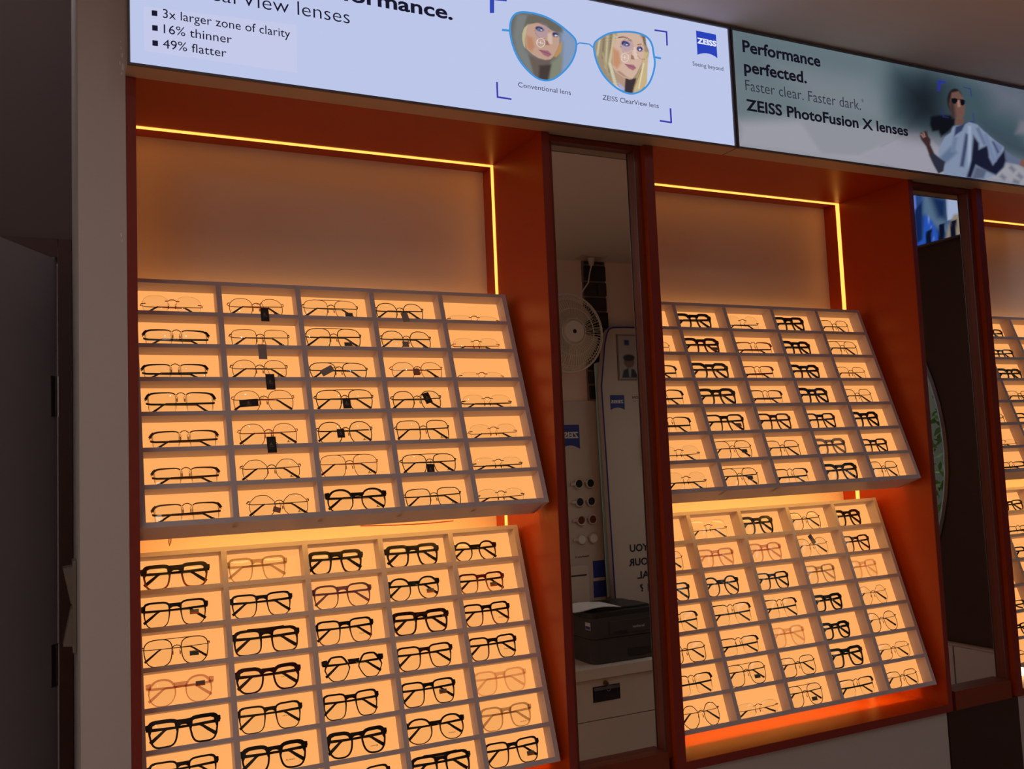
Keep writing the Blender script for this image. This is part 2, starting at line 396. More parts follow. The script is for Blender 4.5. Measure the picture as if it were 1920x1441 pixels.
for a in ((284.4, 19.9), (285.2, 47.6), (285.6, 76)):
    flat('bullet', [(a[0], a[1]-.7), (a[0]+10.5, a[1]+.7), (a[0]+10.6, a[1]+10.8), (a[0]+.1, a[1]+9.5)], INK, f1, O1)
def Z2(p, ox=880, oy=0, s=3.692): return (ox+p[0]/s, oy+p[1]/s)
def bars(name, pts, wd, m):
    for a, b in zip(pts[:-1], pts[1:]): flat(name, [Z2(q) for q in seg(a, b, wd)], m, f1, O1)
CORN = emis('corner marks on lightbox', (60, 62, 170))
bars('corner_mark', [(156, -40), (156, 91)], 30, BLUEPRINT); bars('corner_mark', [(142, -8), (258, 4)], 14, BLUEPRINT)
bars('corner_mark', [(1281, 209), (1369, 222)], 11, CORN); bars('corner_mark', [(1364, 217), (1368, 316)], 11, CORN)
bars('corner_mark', [(190, 568), (195, 678)], 12, CORN); bars('corner_mark', [(190, 671), (291, 687)], 12, CORN)
bars('corner_mark', [(1391, 750), (1397, 852)], 12, CORN); bars('corner_mark', [(1317, 836), (1398, 848)], 12, CORN)
LB = emis('light blue outline on lightbox', (66, 146, 216))
def smooth_closed(pts, k=5):
    out = []; n = len(pts)
    for i in range(n):
        p0, p1, p2, p3 = (np.array(pts[(i+j) % n], float) for j in (-1, 0, 1, 2))
        for q in range(k):
            t = q/k; out.append(tuple(.5*((2*p1)+(-p0+p2)*t+(2*p0-5*p1+4*p2-p3)*t*t+(-p0+3*p1-3*p2+p3)*t**3)))
    return out
LENSL = smooth_closed([(288, 140), (320, 97), (370, 85), (450, 95), (530, 120), (610, 165), (680, 220), (725, 265), (738, 300), (735, 350), (715, 410), (680, 465), (630, 515), (580, 548), (530, 558), (475, 545), (420, 505), (365, 445), (325, 380), (295, 300), (280, 215)])
LENSR = smooth_closed([(862, 310), (890, 275), (960, 235), (1040, 222), (1120, 222), (1190, 238), (1235, 265), (1262, 310), (1275, 380), (1282, 440), (1270, 510), (1240, 580), (1195, 625), (1140, 648), (1090, 645), (1030, 618), (970, 570), (920, 510), (885, 440), (865, 370)])
def outline_strip(name, pts, wd, m):
    n = len(pts); fn = onface(O1, .0012); V = []; F = []
    for i in range(n):
        t = np.array(pts[(i+1) % n])-np.array(pts[i-1]); t = t/np.linalg.norm(t); nn = np.array((-t[1], t[0]))*wd/2
        for q in (np.array(pts[i])-nn, np.array(pts[i])+nn): V.append(fn(*at(*Z2(q), YS)[[0, 2]]))
    F = [(2*i, 2*i+1, (2*i+3) % (2*n), (2*i+2) % (2*n)) for i in range(n)]
    me = bpy.data.meshes.new(name); me.from_pydata(V, [], F); me.materials.append(m)
    o = bpy.data.objects.new(name, me); COL.objects.link(o); o.parent = f1
outline_strip('lens_outline', LENSL, 13, LB); outline_strip('lens_outline', LENSR, 13, LB)
bars('glasses_line', [(225, 207), (282, 214)], 15, LB); bars('glasses_line', [(738, 312), (762, 297), (830, 306), (862, 334)], 9, LB); bars('glasses_line', [(1282, 396), (1326, 404)], 14, LB)
PRINT = printmat('printed picture')
def ringsegs(cx, cy, rx, ry, wd, col, soft, n=22, rot=0.0):
    e = ell(cx, cy, rx, ry, n, rot); return [(seg(e[i], e[(i+1) % n], wd), col, soft) for i in range(n)]
def picture(name, outline, ox, oy, s, layers, base):
    """fills an outline (region-2 units) with a fine grid and paints it; layer units: offset ox,oy scale s"""
    Q = np.array([Z2(p) for p in outline]); c = Q.mean(0); rings = 46; n = len(Q)
    P = [c]; F = []
    for k in range(1, rings+1):
        for q in Q: P.append(c+(q-c)*k/rings)
    for i in range(n): F.append((0, 1+i, 1+(i+1) % n))
    for k in range(rings-1):
        for i in range(n):
            a = 1+k*n+i; b = 1+k*n+(i+1) % n; F.append((a, a+n, b+n, b))
    P = np.array(P); fn = onface(O1, .0009); V = [fn(*at(p[0], p[1], YS)[[0, 2]]) for p in P]
    print_mesh(name, V, F, (P-np.array((ox, oy)))*s, layers, base, PRINT, f1)
W_ = (232, 228, 232)
L1 = [([(300, 60), (560, 90), (520, 260), (400, 480), (470, 760), (560, 900), (640, 1250), (500, 1150), (300, 850), (220, 500)], (122, 126, 124), 60),
 ([(1150, 300), (1480, 500), (1440, 1000), (1150, 1350), (1120, 900)], (135, 153, 184), 70),
 ([(960, 1000), (1150, 850), (1190, 600), (1180, 1000), (1100, 1350), (900, 1340)], (130, 132, 116), 50),
 ([(500, 80), (900, 150), (1180, 330), (1180, 430), (900, 340), (700, 240), (500, 260), (430, 330)], (106, 102, 94), 26),
 ([(520, 860), (700, 940), (960, 950), (900, 1100), (740, 1330), (640, 1280)], (106, 92, 86), 30),
 ([(730, 1060), (960, 1040), (900, 1360), (720, 1340)], (70, 61, 58), 30),
 ([(515, 265), (440, 330), (400, 450), (400, 560), (430, 700), (460, 720), (450, 580), (470, 450)], (192, 182, 142), 8),
 ([(1120, 640), (1170, 600), (1145, 800), (1060, 900), (1010, 890), (1080, 740)], (186, 142, 84), 12),
 ([(515, 270), (700, 235), (850, 300), (960, 380), (1060, 420), (1120, 520), (1110, 650), (1080, 740), (1010, 880), (950, 940), (850, 955), (720, 920), (600, 850), (480, 740), (455, 600), (465, 460)], (192, 156, 138), 9),
 ([(480, 480), (600, 520), (640, 700), (580, 800), (490, 720)], (186, 132, 102), 40),
 ([(880, 440), (965, 430), (985, 640), (900, 650)], (210, 184, 170), 22),
 (ell(780, 400, 130, 120), (178, 150, 156), 30),
 (ell(735, 355, 85, 45, 16, .35), (44, 46, 92), 12), (ell(720, 360, 32, 32), (92, 112, 152), 10), (ell(768, 378, 20, 16), (222, 222, 232), 6),
 (ell(1035, 465, 55, 48, 16, .4), (52, 56, 108), 12), (ell(1045, 482, 20, 17), (222, 224, 236), 6),
 ([(850, 560), (900, 600), (930, 670), (850, 665)], (152, 108, 92), 14),
 ([(715, 755), (820, 765), (900, 775), (968, 850), (900, 897), (820, 862)], (156, 104, 118), 8), (seg((725, 762), (955, 850), 10), (120, 64, 84), 5)]
L1 += ringsegs(785, 390, 135, 155, 6, (148, 112, 122), 3, rot=-.3)+ringsegs(757, 622, 76, 86, 8, W_, 3)+[(seg((705, 614), (812, 632), 8), W_, 3), (seg((757, 580), (760, 662), 8), W_, 3)]
picture('portrait', LENSL, 940, 20, 10.293, L1, (106, 107, 104))
L2 = [([(1090, 150), (1300, 250), (1320, 700), (1260, 1150), (1100, 1300), (1170, 700), (1200, 480), (1130, 300)], (203, 208, 236), 8)]
for a, b, wd, c in (((250, 220), (200, 560), 40, (196, 188, 158)), ((330, 200), (300, 620), 30, (132, 114, 90)), ((400, 180), (360, 800), 34, (192, 182, 148)), ((470, 140), (430, 900), 26, (128, 108, 84)), ((535, 150), (440, 700), 50, (200, 188, 152)), ((440, 700), (560, 1150), 60, (206, 198, 172)), ((300, 500), (420, 950), 30, (170, 156, 124)), ((560, 1150), (680, 1270), 60, (206, 202, 205))):
    L2.append((seg(a, b, wd), c, 12))
L2 += [([(540, 850), (720, 980), (745, 1000), (720, 1200), (600, 1150)], (176, 146, 126), 12),
 ([(590, 1060), (720, 1180), (720, 1240), (640, 1200)], (168, 172, 210), 10),
 ([(745, 1000), (960, 1000), (910, 1150), (880, 1290), (730, 1270)], (62, 52, 56), 12),
 ([(1060, 160), (1130, 190), (1150, 380), (1100, 330)], (120, 100, 72), 10),
 ([(1100, 480), (1190, 500), (1170, 800), (1160, 1100), (1000, 1270), (900, 1280), (960, 1000), (1060, 750)], (198, 176, 132), 8), (seg((1100, 700), (1000, 1200), 22), (226, 216, 190), 8), (seg((1050, 820), (920, 1160), 16), (150, 118, 70), 8),
 ([(580, 130), (700, 105), (1000, 140), (1070, 230), (1110, 400), (1100, 560), (1050, 720), (960, 900), (880, 1010), (820, 1020), (700, 980), (560, 880), (500, 780), (490, 600), (510, 420), (545, 280)], (208, 176, 158), 8),
 ([(500, 400), (620, 480), (660, 700), (580, 820), (500, 740)], (194, 142, 108), 40), ([(560, 860), (700, 960), (860, 1015), (760, 960), (640, 860)], (170, 134, 116), 20),
 ([(885, 400), (950, 400), (985, 620), (905, 630)], (222, 196, 182), 20),
 (ell(770, 380, 120, 110), (186, 160, 168), 28),
 (seg((612, 214), (700, 198), 20), (96, 70, 68), 7), (seg((695, 198), (790, 226), 20), (96, 70, 68), 7), (seg((785, 224), (872, 290), 14), (104, 76, 72), 7), (seg((975, 350), (1062, 335), 16), (90, 66, 66), 7),
 (ell(745, 330, 88, 48, 16, .35), (42, 42, 100), 10), (ell(735, 335, 32, 32), (86, 104, 150), 8), (ell(775, 352, 18, 14), (226, 226, 236), 5),
 (ell(1020, 432, 60, 50, 16, .3), (52, 54, 116), 10), (ell(1022, 445, 20, 18), (224, 226, 238), 5),
 ([(850, 530), (900, 570), (925, 640), (850, 630)], (158, 116, 100), 14),
 ([(730, 722), (860, 732), (905, 740), (952, 800), (890, 850), (800, 800)], (168, 108, 122), 8), (seg((735, 726), (945, 800), 10), (122, 66, 86), 5)]
L2 += ringsegs(775, 390, 120, 140, 6, (150, 112, 122), 3, rot=-.2)+ringsegs(1080, 500, 110, 135, 6, (150, 120, 126), 3)+ringsegs(733, 600, 72, 84, 8, W_, 3)+[(seg((682, 592), (784, 608), 8), W_, 3), (seg((733, 560), (735, 642), 8), W_, 3)]
picture('portrait', LENSR, 1100, 50, 10.293, L2, (158, 142, 116))
def W2(s, a, b, cap=32, wt=0.0, m=INKGREY): return wpx('lettering', s, m, f1, O1, Z2(a), Z2(b), cap/3.692, wt)
W2('Conventional lens', (337, 603), (702, 657)); W2('ZEISS ClearView lens', (922, 692), (1310, 748)); W2('Seeing beyond', (1545, 456), (1757, 489), 27)
SHB = emis('shield blue on lightbox', (42, 66, 186)); SHW = emis('shield lettering on lightbox', (226, 230, 246))
shield = [(1568, 212), (1706, 240), (1716, 404), (1700, 391), (1680, 380), (1660, 373), (1640, 369), (1620, 369), (1600, 372), (1578, 379)]
flat('shield', [Z2(p) for p in shield], SHB, f1, O1)
W2('ZEISS', (1576, 299), (1710, 321), 34, .045, SHW)

S2, O2 = sign(1.4445, 3.37, 'dimmer grey-teal lightbox with a woman in sunglasses and PhotoFusion lettering')
# printed picture of the second lightbox
def r3(p): return (1360+p[0]/3.4286, 40+p[1]/3.4286)
def r4(p): return (1690+p[0]/6.861, 140+p[1]/6.861)
LY = []
def l3(c, soft, *p): LY.append(([r3(q) for q in p], c, soft/3.4286))
def l4(c, soft, *p): LY.append(([r4(q) for q in p], c, soft*1.6/6.861))
l3((96, 112, 118), 90, (40, 20), (1000, 250), (1000, 420), (60, 330))
l3((118, 126, 134), 120, (300, 260), (900, 380), (1050, 640), (600, 600))
l3((152, 152, 162), 60, (60, 820), (90, 640), (480, 620), (900, 700), (1200, 700), (1400, 760), (1400, 1010))
l3((140, 142, 152), 20, (480, 640), (620, 850), (860, 860), (1180, 720), (900, 680))
l3((132, 134, 146), 14, (1000, 800), (1200, 705), (1420, 760), (1450, 1010), (1000, 960))
l3((150, 148, 160), 10, (860, 880), (1180, 718), (1290, 715), (1420, 860), (1420, 1010))
l3((62, 82, 92), 110, (1040, 240), (1950, 420), (1950, 860), (1300, 720), (1060, 640))
l3((28, 34, 42), 150, (1120, 380), (1300, 330), (1420, 420), (1440, 700), (1180, 690), (1110, 520))
l3((98, 104, 118), 110, (1650, 360), (1960, 430), (1960, 640), (1750, 560))
l3((58, 72, 84), 60, (1640, 640), (1960, 800), (1960, 900), (1780, 820))
l3((112, 112, 124), 25, (1870, 720), (1900, 640), (2600, 700), (2600, 760))
l3((128, 128, 140), 18, (1740, 900), (2400, 1050), (2500, 1240), (1660, 1040))
l4((150, 150, 160), 40, (1340, 1130), (1500, 1140), (1640, 1250), (1640, 1440), (1060, 1340), (1060, 1290))
for q in (((1400, 1180), (1460, 1240)), ((1280, 1290), (1340, 1340)), ((1500, 1280), (1560, 1330)), ((1440, 1360), (1520, 1390))): l4((106, 110, 124), 18, *seg(*q, 50))
l4((92, 102, 128), 10, (1330, 960), (1440, 1050), (1560, 1100), (1520, 1160), (1340, 1120))           # sleeve of the far arm
l4((118, 82, 74), 8, (1545, 1080), (1640, 1140), (1640, 1220), (1520, 1160))
l4((124, 138, 164), 8, (660, 660), (800, 640), (880, 610), (980, 640), (1060, 720), (1200, 840), (1320, 930), (1350, 1080), (1330, 1180), (1220, 1290), (1060, 1340), (840, 1340), (540, 1270), (560, 1150), (480, 1060), (480, 960), (560, 800), (640, 740))
l4((90, 108, 136), 20, (500, 1060), (640, 920), (720, 1000), (640, 1080), (560, 1150)); l4((104, 120, 148), 14, *seg((700, 800), (660, 1000), 60))
l4((48, 56, 88), 10, (700, 670), (830, 620), (780, 720), (680, 790)); l4((56, 66, 98), 14, *seg((850, 760), (780, 1180), 50)); l4((150, 164, 188), 14, *seg((880, 660), (880, 1250), 36))
l4((24, 26, 48), 14, (930, 780), (1000, 880), (1000, 960), (1120, 900), (1130, 1060), (1180, 1160), (1330, 960), (1350, 1100), (1320, 1190), (1220, 1290), (1080, 1230), (960, 1160), (900, 1330), (840, 1320), (900, 1100))
l4((96, 110, 140), 12, *seg((980, 680), (1080, 900), 44)); l4((112, 124, 156), 12, *seg((1080, 760), (1200, 1120), 50)); l4((104, 116, 148), 14, (1160, 840), (1310, 920), (1290, 960), (1230, 1080), (1200, 960))
l4((54, 64, 98), 12, *seg((1180, 860), (1250, 1000), 20)); l4((84, 92, 116), 14, (960, 1180), (1100, 1230), (1060, 1330), (910, 1340))
l4((16, 17, 24), 14, (380, 540), (480, 520), (640, 520), (690, 560), (690, 640), (600, 740), (510, 800), (480, 720), (400, 730), (370, 640))   # hair
l4((104, 74, 66), 7, (700, 560), (810, 560), (800, 630), (690, 650))
l4((34, 26, 30), 8, *ell(690, 330, 100, 155)); l4((106, 78, 70), 9, (650, 230), (740, 210), (800, 300), (822, 400), (815, 520), (770, 580), (700, 560), (650, 480), (620, 380))
l4((60, 46, 44), 20, (620, 330), (680, 320), (700, 540), (660, 560), (625, 460)); l4((168, 128, 112), 12, *seg((735, 330), (745, 410), 24)); l4((14, 13, 20), 3, (648, 305), (690, 298), (724, 312), (722, 345), (700, 374), (668, 370), (650, 345)); l4((12, 12, 20), 3, (756, 318), (790, 316), (820, 335), (818, 372), (796, 398), (770, 388), (757, 356)); l4((14, 13, 20), 3, *seg((640, 306), (815, 326), 8)); l4((120, 66, 64), 5, *seg((735, 480), (785, 485), 22))
l4((58, 38, 38), 8, (240, 790), (250, 740), (275, 745), (300, 720), (330, 725), (350, 790), (378, 830), (376, 900), (430, 1020), (480, 1060), (560, 1120), (540, 1240), (480, 1270), (420, 1160), (360, 1030), (320, 920), (260, 840))
l4((40, 44, 60), 14, (360, 1030), (430, 1020), (480, 1070), (560, 1120), (540, 1230), (480, 1260), (420, 1160)); l4((150, 116, 108), 5, *seg((258, 760), (290, 810), 16)); l4((150, 116, 108), 5, *seg((285, 740), (308, 800), 14))
l4((40, 46, 150), 6, *seg((500, 70), (480, 210), 30)); l4((40, 46, 150), 6, *seg((465, 85), (575, 95), 24))
for a, b in (((800, 160), (890, 180)), ((888, 178), (905, 280)), ((520, 440), (540, 540)), ((535, 538), (610, 552)), ((925, 490), (935, 605)), ((880, 600), (935, 606))): l4((38, 44, 120), 5, *seg(a, b, 9))
gx = np.linspace(1.4505, 2.75, 300); gz = np.linspace(ZS+.006, ZT-.006, 150)
V = [(x-O2[0], YS+.0005, z-O2[2]) for z in gz for x in gx]; PP = np.array([proj((x, YS, z)) for z in gz for x in gx])
F = [(j*300+i, j*300+i+1, (j+1)*300+i+1, (j+1)*300+i) for j in range(149) for i in range(299)]
boxo('face', (2.7505, 3.364, YS+.0005, YS+.0035, ZS+.006, ZT-.006), emis('grey lightbox face', (98, 106, 118)), S2, O2)
f2 = print_mesh('printed_face', V, F, PP, LY, (104, 118, 124), PRINT, S2)
INK2 = emis('black print on grey lightbox', (20, 18, 30)); INK3 = emis('thin print on grey lightbox', (48, 48, 60))
def W3(s, a, b, cap, wt, m=INK2): return wpx('lettering', s, m, f2, O2, r3(a), r3(b), cap/3.4286, wt, .0012)
W3('Performance', (110, 196), (611, 291), 70, .026); W3('perfected.', (120, 333), (522, 390), 70, .026)
W3('Faster clear. Faster dark.', (128, 443), (870, 571), 66, -.004, INK3); W3('*', (876, 540), (888, 543), 40, 0, INK3); W3('ZEISS PhotoFusion X lenses', (133, 571), (1174, 736), 66, .026)
# ================================================================== slanted trays
PITCHX, TH, PV, RT = .1745, .0115, .0775, .0095
TILT = [math.radians(19.8), math.radians(18.37)]
BASE = [(.0129, 1.3675), (.0128, .7844)]
VEXT = ['upper', 'lower']
TW = 5*PITCHX+TH
def tray_pt(bay_i, lo, x, d, v):      # tray space (x along, d into the wall, v up the slope) -> world
    t = TILT[lo]; y0, z0 = BASE[lo]; x0 = XB[bay_i][0]
    return np.array((x0+x, y0+d*math.cos(t)+v*math.sin(t), z0-d*math.sin(t)+v*math.cos(t)))
TRAYS = {}
LEDBAR3 = emis('led bar at tray foot', (1.0, 0.56, 0.11), 12.0)
LEDBAR2 = emis('bright led bar under tray', (1.0, 0.68, 0.10), 20.0)
LEDBAR = emis('led bar behind tray', (1.0, 0.5, 0.14), 8.0)
def tray(bay_i, lo):
    t = TILT[lo]; x0 = XB[bay_i][0]; y0, z0 = BASE[lo]
    o = thing('display_tray', (x0+.0006, y0, z0), '%s slanted white tray of pigeonholes with glowing backs in the %s bay' % (VEXT[lo], PN[bay_i]), 'display tray', 'slanted display trays', (-t, 0, 0))
    H = 7*PV+RT; CD, FD = .036, .084
    for k in range(8):
        full = k in (0, 7)
        boxo('shelf', (0.0002, TW-.0002, .0004, FD if full else CD, k*PV-.001, k*PV-.001+RT+(.0015 if k == 0 else 0)), WHITE, o)
    for k in range(6):
        full = k in (0, 5)
        boxo('side_panel' if full else 'divider', (k*PITCHX, k*PITCHX+TH, 0, FD if full else CD, -.001, H-.001), WHITE, o)
    MB().box(TH, TW-TH, CD+.0003, CD+.003, RT, H-RT).obj('light_panel', PANEL, o)
    for v_ in (.03, H/2, H-.035): boxo('led_bar', (.03, TW-.03, FD-.008, FD-.004, v_, v_+.012), (LEDBAR2 if lo else LEDBAR3) if v_ < .1 else LEDBAR, o)
    TRAYS[(bay_i, lo)] = o
for b in range(3):
    for lo in range(2): tray(b, lo)
ORD = ['first', 'second', 'third', 'fourth', 'fifth', 'sixth', 'seventh']

# ================================================================== glasses
def fm(name, col, rough=.25, metal=0.0, alpha=1.0, coat=.3): return mat('frame '+name, col, rough, metal, alpha=alpha, coat=coat)
CLR = {  # code: (word, front material, temple material)
 'k': ('black', fm('black', (14, 12, 14)), fm('black', (14, 12, 14))), 'br': ('dark brown', fm('brown', (52, 26, 14)), fm('brown', (52, 26, 14))),
 'wi': ('dark wine-red', fm('wine', (64, 10, 18)), fm('wine', (64, 10, 18))), 'gr': ('dark green', fm('green', (14, 34, 28)), fm('green', (14, 34, 28))),
 'gy': ('dark grey', fm('grey', (56, 56, 52)), fm('grey', (56, 56, 52))), 'nv': ('navy', fm('navy', (18, 18, 44)), fm('black', (14, 12, 14))),
 'ol': ('dark olive', fm('olive', (46, 42, 16)), fm('olive', (46, 42, 16))),
 'cl': ('clear', fm('clear', (236, 196, 166), alpha=.16), fm('clear', (236, 196, 166), alpha=.16)), 'be': ('beige see-through', fm('beige', (170, 132, 84), alpha=.26), fm('beige', (170, 132, 84), alpha=.26)),
 'pk': ('pink see-through', fm('pink', (206, 120, 110), alpha=.22), fm('pink', (206, 120, 110), alpha=.22)), 'pu': ('purple see-through', fm('purple', (134, 70, 110), alpha=.7), fm('purple', (134, 70, 110), alpha=.7)),
 'bl': ('bluish clear', fm('bluish', (120, 122, 146), alpha=.55), fm('bluish', (120, 122, 146), alpha=.6)), 'rd': ('peach and red', None, fm('brown', (52, 26, 14))),
 'to': ('tortoiseshell', None, fm('brown', (52, 26, 14))), 'kf': ('black fading to clear', None, fm('black', (14, 12, 14))), 'kr': ('black fading to red', None, fm('brown', (52, 26, 14))),
 'co': ('copper', fm('copper', (150, 70, 48), .3, .8), fm('tip dark', (40, 20, 16))), 'go': ('pale gold', fm('gold', (176, 136, 84), .3, .8), fm('tip dark', (40, 20, 16))),
 'gm': ('gunmetal', fm('gunmetal', (66, 52, 50), .3, .7), fm('tip dark', (40, 20, 16))), 'mk': ('black metal', fm('black metal', (22, 16, 16), .35, .4), fm('black', (14, 12, 14))),
 'si': ('brown and silver', fm('brown steel', (98, 66, 48), .3, .8), fm('tip dark', (40, 20, 16)))}
def grad_mat(name, top, bottom, z0=.012, z1=.036, noise=False, alpha_bottom=1.0):
    m = bpy.data.materials.new('frame '+name); m.use_nodes = True; nt = m.node_tree; b = nt.nodes['Principled BSDF']; b.inputs['Roughness'].default_value = .25
    tc = nt.nodes.new('ShaderNodeTexCoord'); r = nt.nodes.new('ShaderNodeValToRGB')
    if noise:
        n = nt.nodes.new('ShaderNodeTexNoise'); n.inputs['Scale'].default_value = 140; nt.links.new(tc.outputs['Object'], n.inputs['Vector']); nt.links.new(n.outputs['Fac'], r.inputs[0])
        r.color_ramp.elements[0].position = .45; r.color_ramp.elements[1].position = .6
    else:
        s = nt.nodes.new('ShaderNodeSeparateXYZ'); mp = nt.nodes.new('ShaderNodeMapRange'); mp.inputs[1].default_value = z0; mp.inputs[2].default_value = z1
        nt.links.new(tc.outputs['Object'], s.inputs[0]); nt.links.new(s.outputs[2], mp.inputs[0]); nt.links.new(mp.outputs[0], r.inputs[0])
    r.color_ramp.elements[0].color = (*lin(bottom), 1); r.color_ramp.elements[1].color = (*lin(top), 1)
    nt.links.new(r.outputs[0], b.inputs['Base Color']); return m
CLR['to'] = ('tortoiseshell', grad_mat('tortoise', (96, 42, 16), (22, 10, 8), noise=True), CLR['to'][2])
CLR['kf'] = ('black fading to amber', grad_mat('black amber', (12, 10, 12), (150, 84, 50)), CLR['kf'][2])
CLR['kr'] = ('black fading to red', grad_mat('black red', (16, 10, 12), (150, 34, 30)), CLR['kr'][2])
CLR['rd'] = ('peach and red', grad_mat('peach red', (120, 30, 26), (206, 130, 100)), CLR['rd'][2])
STY = {  # style: (word, kind, n, taper, cat, aspect of rim thickness)
 'rl': ('rimless glasses', 'rl', 2.6, .04, 0), 'hr': ('half-rim rectangular glasses', 'hr', 4.2, .06, 0), 'mr': ('round thin metal glasses', 'me', 2.35, .03, 0), 'ms': ('square thin metal glasses', 'me', 3.6, .05, 0),
 'mg': ('octagonal thin metal glasses', 'me', 0, .02, 0), 'av': ('double-bridge aviator glasses', 'av', 2.9, .10, 0), 'ar': ('rectangular plastic-framed glasses', 'ac', 3.5, .16, .10), 'ab': ('bold rectangular plastic-framed glasses', 'ac', 3.6, .17, .08), 'as': ('square plastic-framed glasses', 'ac', 3.0, .13, .06),
 'ao': ('round plastic-framed glasses', 'ac', 2.25, .05, .02), 'cat': ('cat-eye plastic-framed glasses', 'ac', 2.7, .14, .20), 'ah': ('hexagonal plastic-framed glasses', 'ac', 0, .03, 0), 'af': ('flat-top thick plastic-framed glasses', 'af', 3.8, .08, 0)}
def lens_outline(sty, a, b, N=28):
    _, kind, n, taper, cat = STY[sty]; pts = []
    for i in range(N):
        th = 2*PI*i/N
        if n == 0:
            m = 8 if sty == 'mg' else 6; w_ = 2*PI/m; q = ((th+(w_/2 if sty == 'mg' else 0)) % w_)-w_/2; r = math.cos(w_/2)/math.cos(q); r = .55*r+.45*.97
            x, y = a*r*math.cos(th), b*r*math.sin(th)
        else:
            c, s = math.cos(th), math.sin(th); x = a*math.copysign(abs(c)**(2/n), c); y = b*math.copysign(abs(s)**(2/n), s)
        x *= 1+taper*(y/b)
        if y > 0 and x > 0: y += cat*b*(x/a)**2*(y/b)
        if kind == 'av' and y < 0: x -= .10*a*(y/b)*(1 if x > 0 else .2)*-1*0.5
        pts.append((x, y))
    xs = [p[0] for p in pts]; ys = [p[1] for p in pts]; cx, cy = (max(xs)+min(xs))/2, (max(ys)+min(ys))/2; kx, ky = 2*a/(max(xs)-min(xs)), 2*b/(max(ys)-min(ys))
    return [((x-cx)*kx, (y-cy)*ky) for x, y in pts]
TAGK = mat('black tag card', (26, 18, 16), .5); TAGG = mat('grey tag card', (150, 138, 132), .6); TAGC = mat('copper tag card', (170, 110, 80), .6)
TAGINK = mat('gold tag print', (150, 112, 70), .5); STRING = mat('black string', (20, 14, 14), .8)
LPRINT = mat('lens print', (70, 34, 26), .6); STK_G = mat('grey sticker', (120, 116, 104), .5); STK_O = mat('orange sticker', (206, 96, 34), .5); STK_D = mat('dark sticker', (40, 36, 36), .5); PADM = mat('silicone pad', (196, 150, 110), .3, alpha=.6)
TIPS = {}
Y0 = .019
def curv(x): return Y0+1.1*x*x
